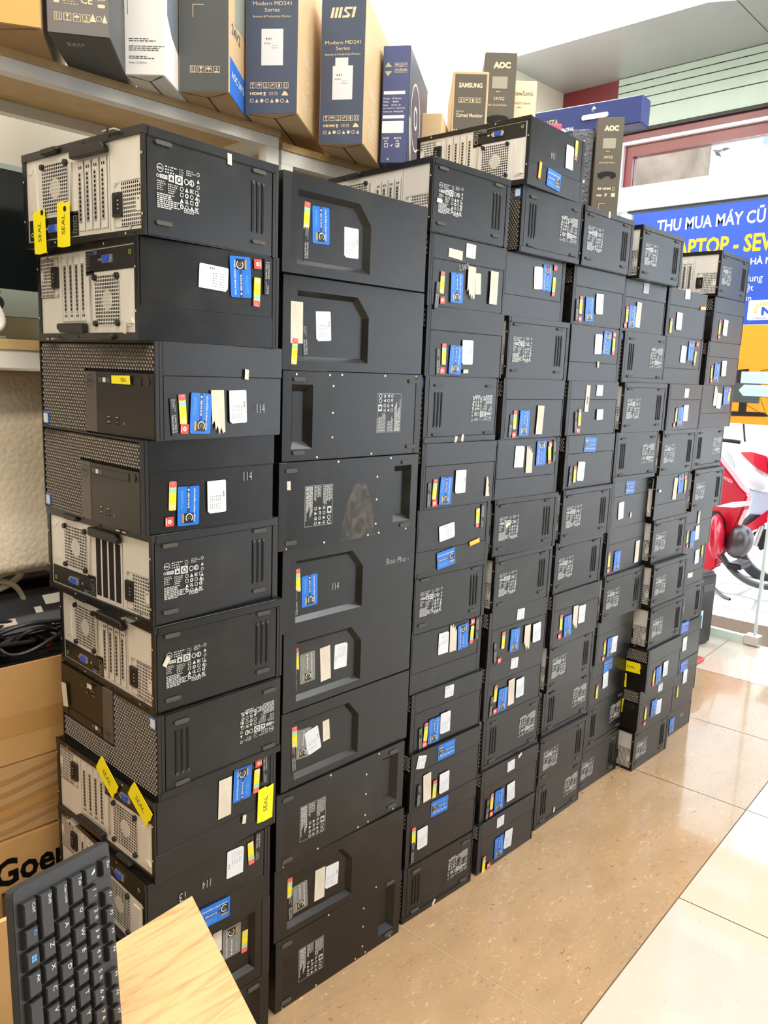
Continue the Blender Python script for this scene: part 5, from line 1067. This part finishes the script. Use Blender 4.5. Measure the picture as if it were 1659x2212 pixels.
t, w, h = plain_carton('cardboard carton with large black Goer lettering, third carton down', -.42, .36, .20, ZB, .30)
p = (0.074, 0.338); q = (0.197, 0.357)
b = MB().fr((0, 0, 0), (1, 0, 0), (0, 0, 1)); b.text('Goer', p[0]+.42-.012, p[1]-.20-.022, TAG, .0008, w=.155, h=.062, bold=.03); b.build('printed_lettering', t)
t, w, h = plain_carton('plain cardboard carton at the bottom of the carton pile', -.42, .36, .0, .20, .30)
# cables
CAB = mat('cable_black', (44, 44, 48), .35, coat=.3)
rn = random.Random(21)
for k in range(64):
    cx_, cy_ = rn.uniform(-.18, .25), rn.uniform(.50, .66); rr = rn.uniform(.04, .09); zz = rn.uniform(.785, .835); ph = rn.uniform(0, 6.28); tl = rn.uniform(-.35, .35)
    pts = []
    for j in range(7+int(rn.random()*5)):
        t_ = ph+j*.75; q = rr*(1+.15*rn.uniform(-1, 1)); X = cx_+q*1.3*math.cos(t_); Y = min(.725, max(.44, cy_+q*.8*math.sin(t_))); pts.append((min(.34, X), Y, zz+.02*math.sin(t_*1.7+tl)+rn.uniform(-.012, .012)))
    tag(tube('cable', pts, rn.choice((.0028, .0034, .0045)), CAB), 'black cable coiled in the tangle inside the open cardboard carton', 'cable', 'black cables in the open carton')
FM = MB().box(-.40, .435, .592, .345, .73, .768, mat('cable_mass', (20, 20, 22), .6, bump=1, bscale=30)).build('cable_bundle'); tag(FM, 'dense dark mass of tangled cables filling the open carton', 'cables'); FM['kind'] = 'stuff'
rp = MB(); rp.cyl(.225, .50, .009, .782, .800, mat('red_plug', (92, 26, 30), .4), 14); tag(rp.build('plug', bevel=.002), 'small red plug lying among the black cables', 'plug')
# flat black device with paper notes, white cable
dv = empty('flat_device', (-.1, .60, .862), 0, 'flat black device with paper notes lying on the open carton, behind cables', 'device')
b = MB(); b.box(-.3, -.055, 0, .39, .055, .022, mat('device_dark', (58, 60, 66), .35)); b.build('case', dv, bevel=.006, seg=2)
dv.location = (-.05, .565, .835); dv.rotation_euler = (R(42), 0, R(3))
b = MB(); b.rect(.30, .005, .365, .030, WHC, .0228); b.rect(.272, -.012, .288, .004, WHC, .0228); b.rect(.17, -.030, .225, -.014, CRM, .0228); b.build('paper_note', dv)
t2 = MB().box(.10, .63, .862, .30, .68, .905, PLA).build('adapter', bevel=.004); tag(t2, 'black power adapter lying behind the flat black device', 'adapter')
WCB = mat('cable_ivory', (216, 206, 180), .4)
tag(tube('cable', [(.0, .56, .90), (.12, .57, .925), (.19, .58, .945), (.215, .59, .935), (.20, .60, .91), (.15, .59, .895), (.06, .58, .885)], .007, WCB), 'thick ivory cable looped on top of the flat black device', 'cable')
tag(tube('cable', [(-.05, .56, .90), (.09, .57, .925), (.17, .58, .93), (.20, .585, .90), (.21, .59, .87)], .006, WCB), 'second ivory cable running right behind the looped one', 'cable')

# ================================================================ FOREGROUND: table corner, keyboard
WOOD = mat('birch_plywood', (206, 170, 118), .45); nt = WOOD.node_tree; tc = nt.nodes.new('ShaderNodeTexCoord'); mp = nt.nodes.new('ShaderNodeMapping'); mp.inputs['Rotation'].default_value = (0, 0, R(30)); mp.inputs['Scale'].default_value = (3.5, 26, 8)
nn = nt.nodes.new('ShaderNodeTexNoise'); nn.inputs['Scale'].default_value = 1.6; nn.inputs['Detail'].default_value = 5; nn.inputs['Distortion'].default_value = 2.2
cr = nt.nodes.new('ShaderNodeValToRGB'); cr.color_ramp.elements[0].position = .32; cr.color_ramp.elements[0].color = (*lin((178, 138, 90)), 1); cr.color_ramp.elements[1].position = .55; cr.color_ramp.elements[1].color = (*lin((204, 170, 122)), 1)
nt.links.new(tc.outputs['Object'], mp.inputs[0]); nt.links.new(mp.outputs[0], nn.inputs['Vector']); nt.links.new(nn.outputs[0], cr.inputs[0]); nt.links.new(cr.outputs[0], nt.nodes['Principled BSDF'].inputs['Base Color'])
A_ = (0.066, -0.316); B_ = (0.003, -0.543); D_ = (-0.064, -0.331); E_ = (-0.117, -0.429)
wt = empty('work_table', (A_[0], A_[1], 0), 0, 'corner of a light plywood table top in the foreground beside the keyboard', 'table')
def rel(p, k=1): return ((p[0]-A_[0])*k, (p[1]-A_[1])*k)
r1 = rel(B_, 2.0); r2 = rel(D_); r3 = rel(E_)
b = MB(); b.slab([(0, 0), r2, r3, (r3[0]+.01, r1[1]-.0), r1], .688, .70, WOOD, CRM); b.build('table_top', wt)
for q in ((-.03, -.05), (r2[0]+.03, r2[1]-.03), (r3[0]+.035, r1[1]+.03), (r1[0]-.03, r1[1]+.03)):
    b = MB(); b.box(q[0]-.015, q[1]-.015, 0, q[0]+.015, q[1]+.015, .6875, STW); b.build('leg', wt)
KB = mat('keyboard_black', (44, 44, 46), .45, bump=.1, bscale=600); KC = mat('keycap_black', (30, 30, 31), .35, coat=.15); KL = mat('key_legend', (214, 216, 214), .5); KLB = mat('key_legend_blue', (90, 160, 220), .5)
kA = Vector((-.2168, -.4808, .9330)); kU = Vector((.9105, .3738, -.1766)).normalized(); kD = Vector((-.0770, -.2662, -.9608)).normalized(); kD = (kD-kU*kD.dot(kU)).normalized()
def keyboard(label, org, KU, KD, L=.44):
    """own frame: x = along the keys (away from Esc), y = towards the function row"""
    KN = KD.cross(KU)
    t = empty('keyboard', org, 0, label, 'keyboard')
    t.rotation_mode = 'QUATERNION'; t.rotation_quaternion = Matrix(((KD.x, KU.x, KN.x), (KD.y, KU.y, KN.y), (KD.z, KU.z, KN.z))).to_quaternion()
    Wd = .1235; b = MB(); b.rrect(0, 0, L, Wd, .006, KB, 0, t=.009); b.build('keyboard_body', t, bevel=.0015, seg=2)
    rows = [(.0055, [('Ctrl', 1.25), ('Fn', 1, 1), ('Win', 1, 1), ('Alt', 1.25), ('', 6.5), ('Alt', 1.25), ('', 1), ('Ctrl', 1.25)]),
            (.0245, [('Shift', 2.25)]+[(q, 1) for q in 'ZXCVBNM,./']+[('Shift', 2.75)]),
            (.0435, [('Caps Lock', 1.75)]+[(q, 1) for q in 'ASDFGHJKL;\'']+[('Enter', 2.25)]),
            (.0625, [('Tab', 1.5)]+[(q, 1) for q in 'QWERTYUIOP[]']+[('\\', 1.5)]),
            (.0815, [('`', 1)]+[(q, 1) for q in '1234567890-=']+[('Back', 2)]),
            (.1050, [('Esc', 1)]+[('', -.6)]+[('F%d' % q, .93) for q in range(1, 5)]+[('', -.35)]+[('F%d' % q, .93) for q in range(5, 9)]+[('', -.35)]+[('F%d' % q, .93) for q in range(9, 13)])]
    for yy, ks in rows:
        x = .012; kh = .0165 if yy < .1 else .013
        for kk in ks:
            w = kk[1]*.019
            if w < 0: x -= w; continue
            b = MB(); x0, x1, y0, y1 = x+.0012, x+w-.0012, yy, yy+kh
            i = len(b.v); 
            for (a0, b0, a1, b1, cc) in ((x0, y0, x1, y1, .0005), (x0+.001, y0+.001, x1-.001, y1-.001, .0048), (x0+.0022, y0+.0022, x1-.0022, y1-.0018, .0056)):
                b.v += [b.P(a0, b0, cc), b.P(a1, b0, cc), b.P(a1, b1, cc), b.P(a0, b1, cc)]
            for rg in (0, 1):
                for k in range(4): b.f.append((i+rg*4+k, i+rg*4+(k+1) % 4, i+rg*4+4+(k+1) % 4, i+rg*4+4+k)); b.m.append(b.mi(KC))
            b.f.append((i+8, i+9, i+10, i+11)); b.m.append(b.mi(KC))
            s_ = kk[0]
            if s_ == 'Win': 
                for q in range(4): b.rect(x0+.005+(q % 2)*.003, y0+.006+(q//2)*.003, x0+.0075+(q % 2)*.003, y0+.0085+(q//2)*.003, KLB, .0058)
            elif s_: b.text(s_, x0+.0035, y1-(.0078 if len(s_) == 1 else .0062), KLB if s_ == 'Fn' else KL, .0058, h=.0046 if len(s_) == 1 else .0036)
            if s_.isdigit() and len(s_) == 1: b.text(')!@#$%^&*('[int(s_)], x0+.0095, y1-.0070, KL, .0058, h=.0036)
            b.build('key', t); x += w
    return t
keyboard('black desktop keyboard standing on its end in the left foreground', kA, kU, kD)
k2 = keyboard('second black keyboard leaning lower behind the first, at bottom left corner', Vector((-.345, -.43, .74)), Vector((.80, .30, .40)), Vector((.30, -.55, -.78)).normalized(), .30)
# open carton holding the keyboards
t = empty('cardboard_box', (-.40, -.70, 0), 0, 'tall open cardboard carton holding keyboards in the left foreground', 'box')
b = MB(); Wc, Dc, Hc, T = .265, .35, .815, .006
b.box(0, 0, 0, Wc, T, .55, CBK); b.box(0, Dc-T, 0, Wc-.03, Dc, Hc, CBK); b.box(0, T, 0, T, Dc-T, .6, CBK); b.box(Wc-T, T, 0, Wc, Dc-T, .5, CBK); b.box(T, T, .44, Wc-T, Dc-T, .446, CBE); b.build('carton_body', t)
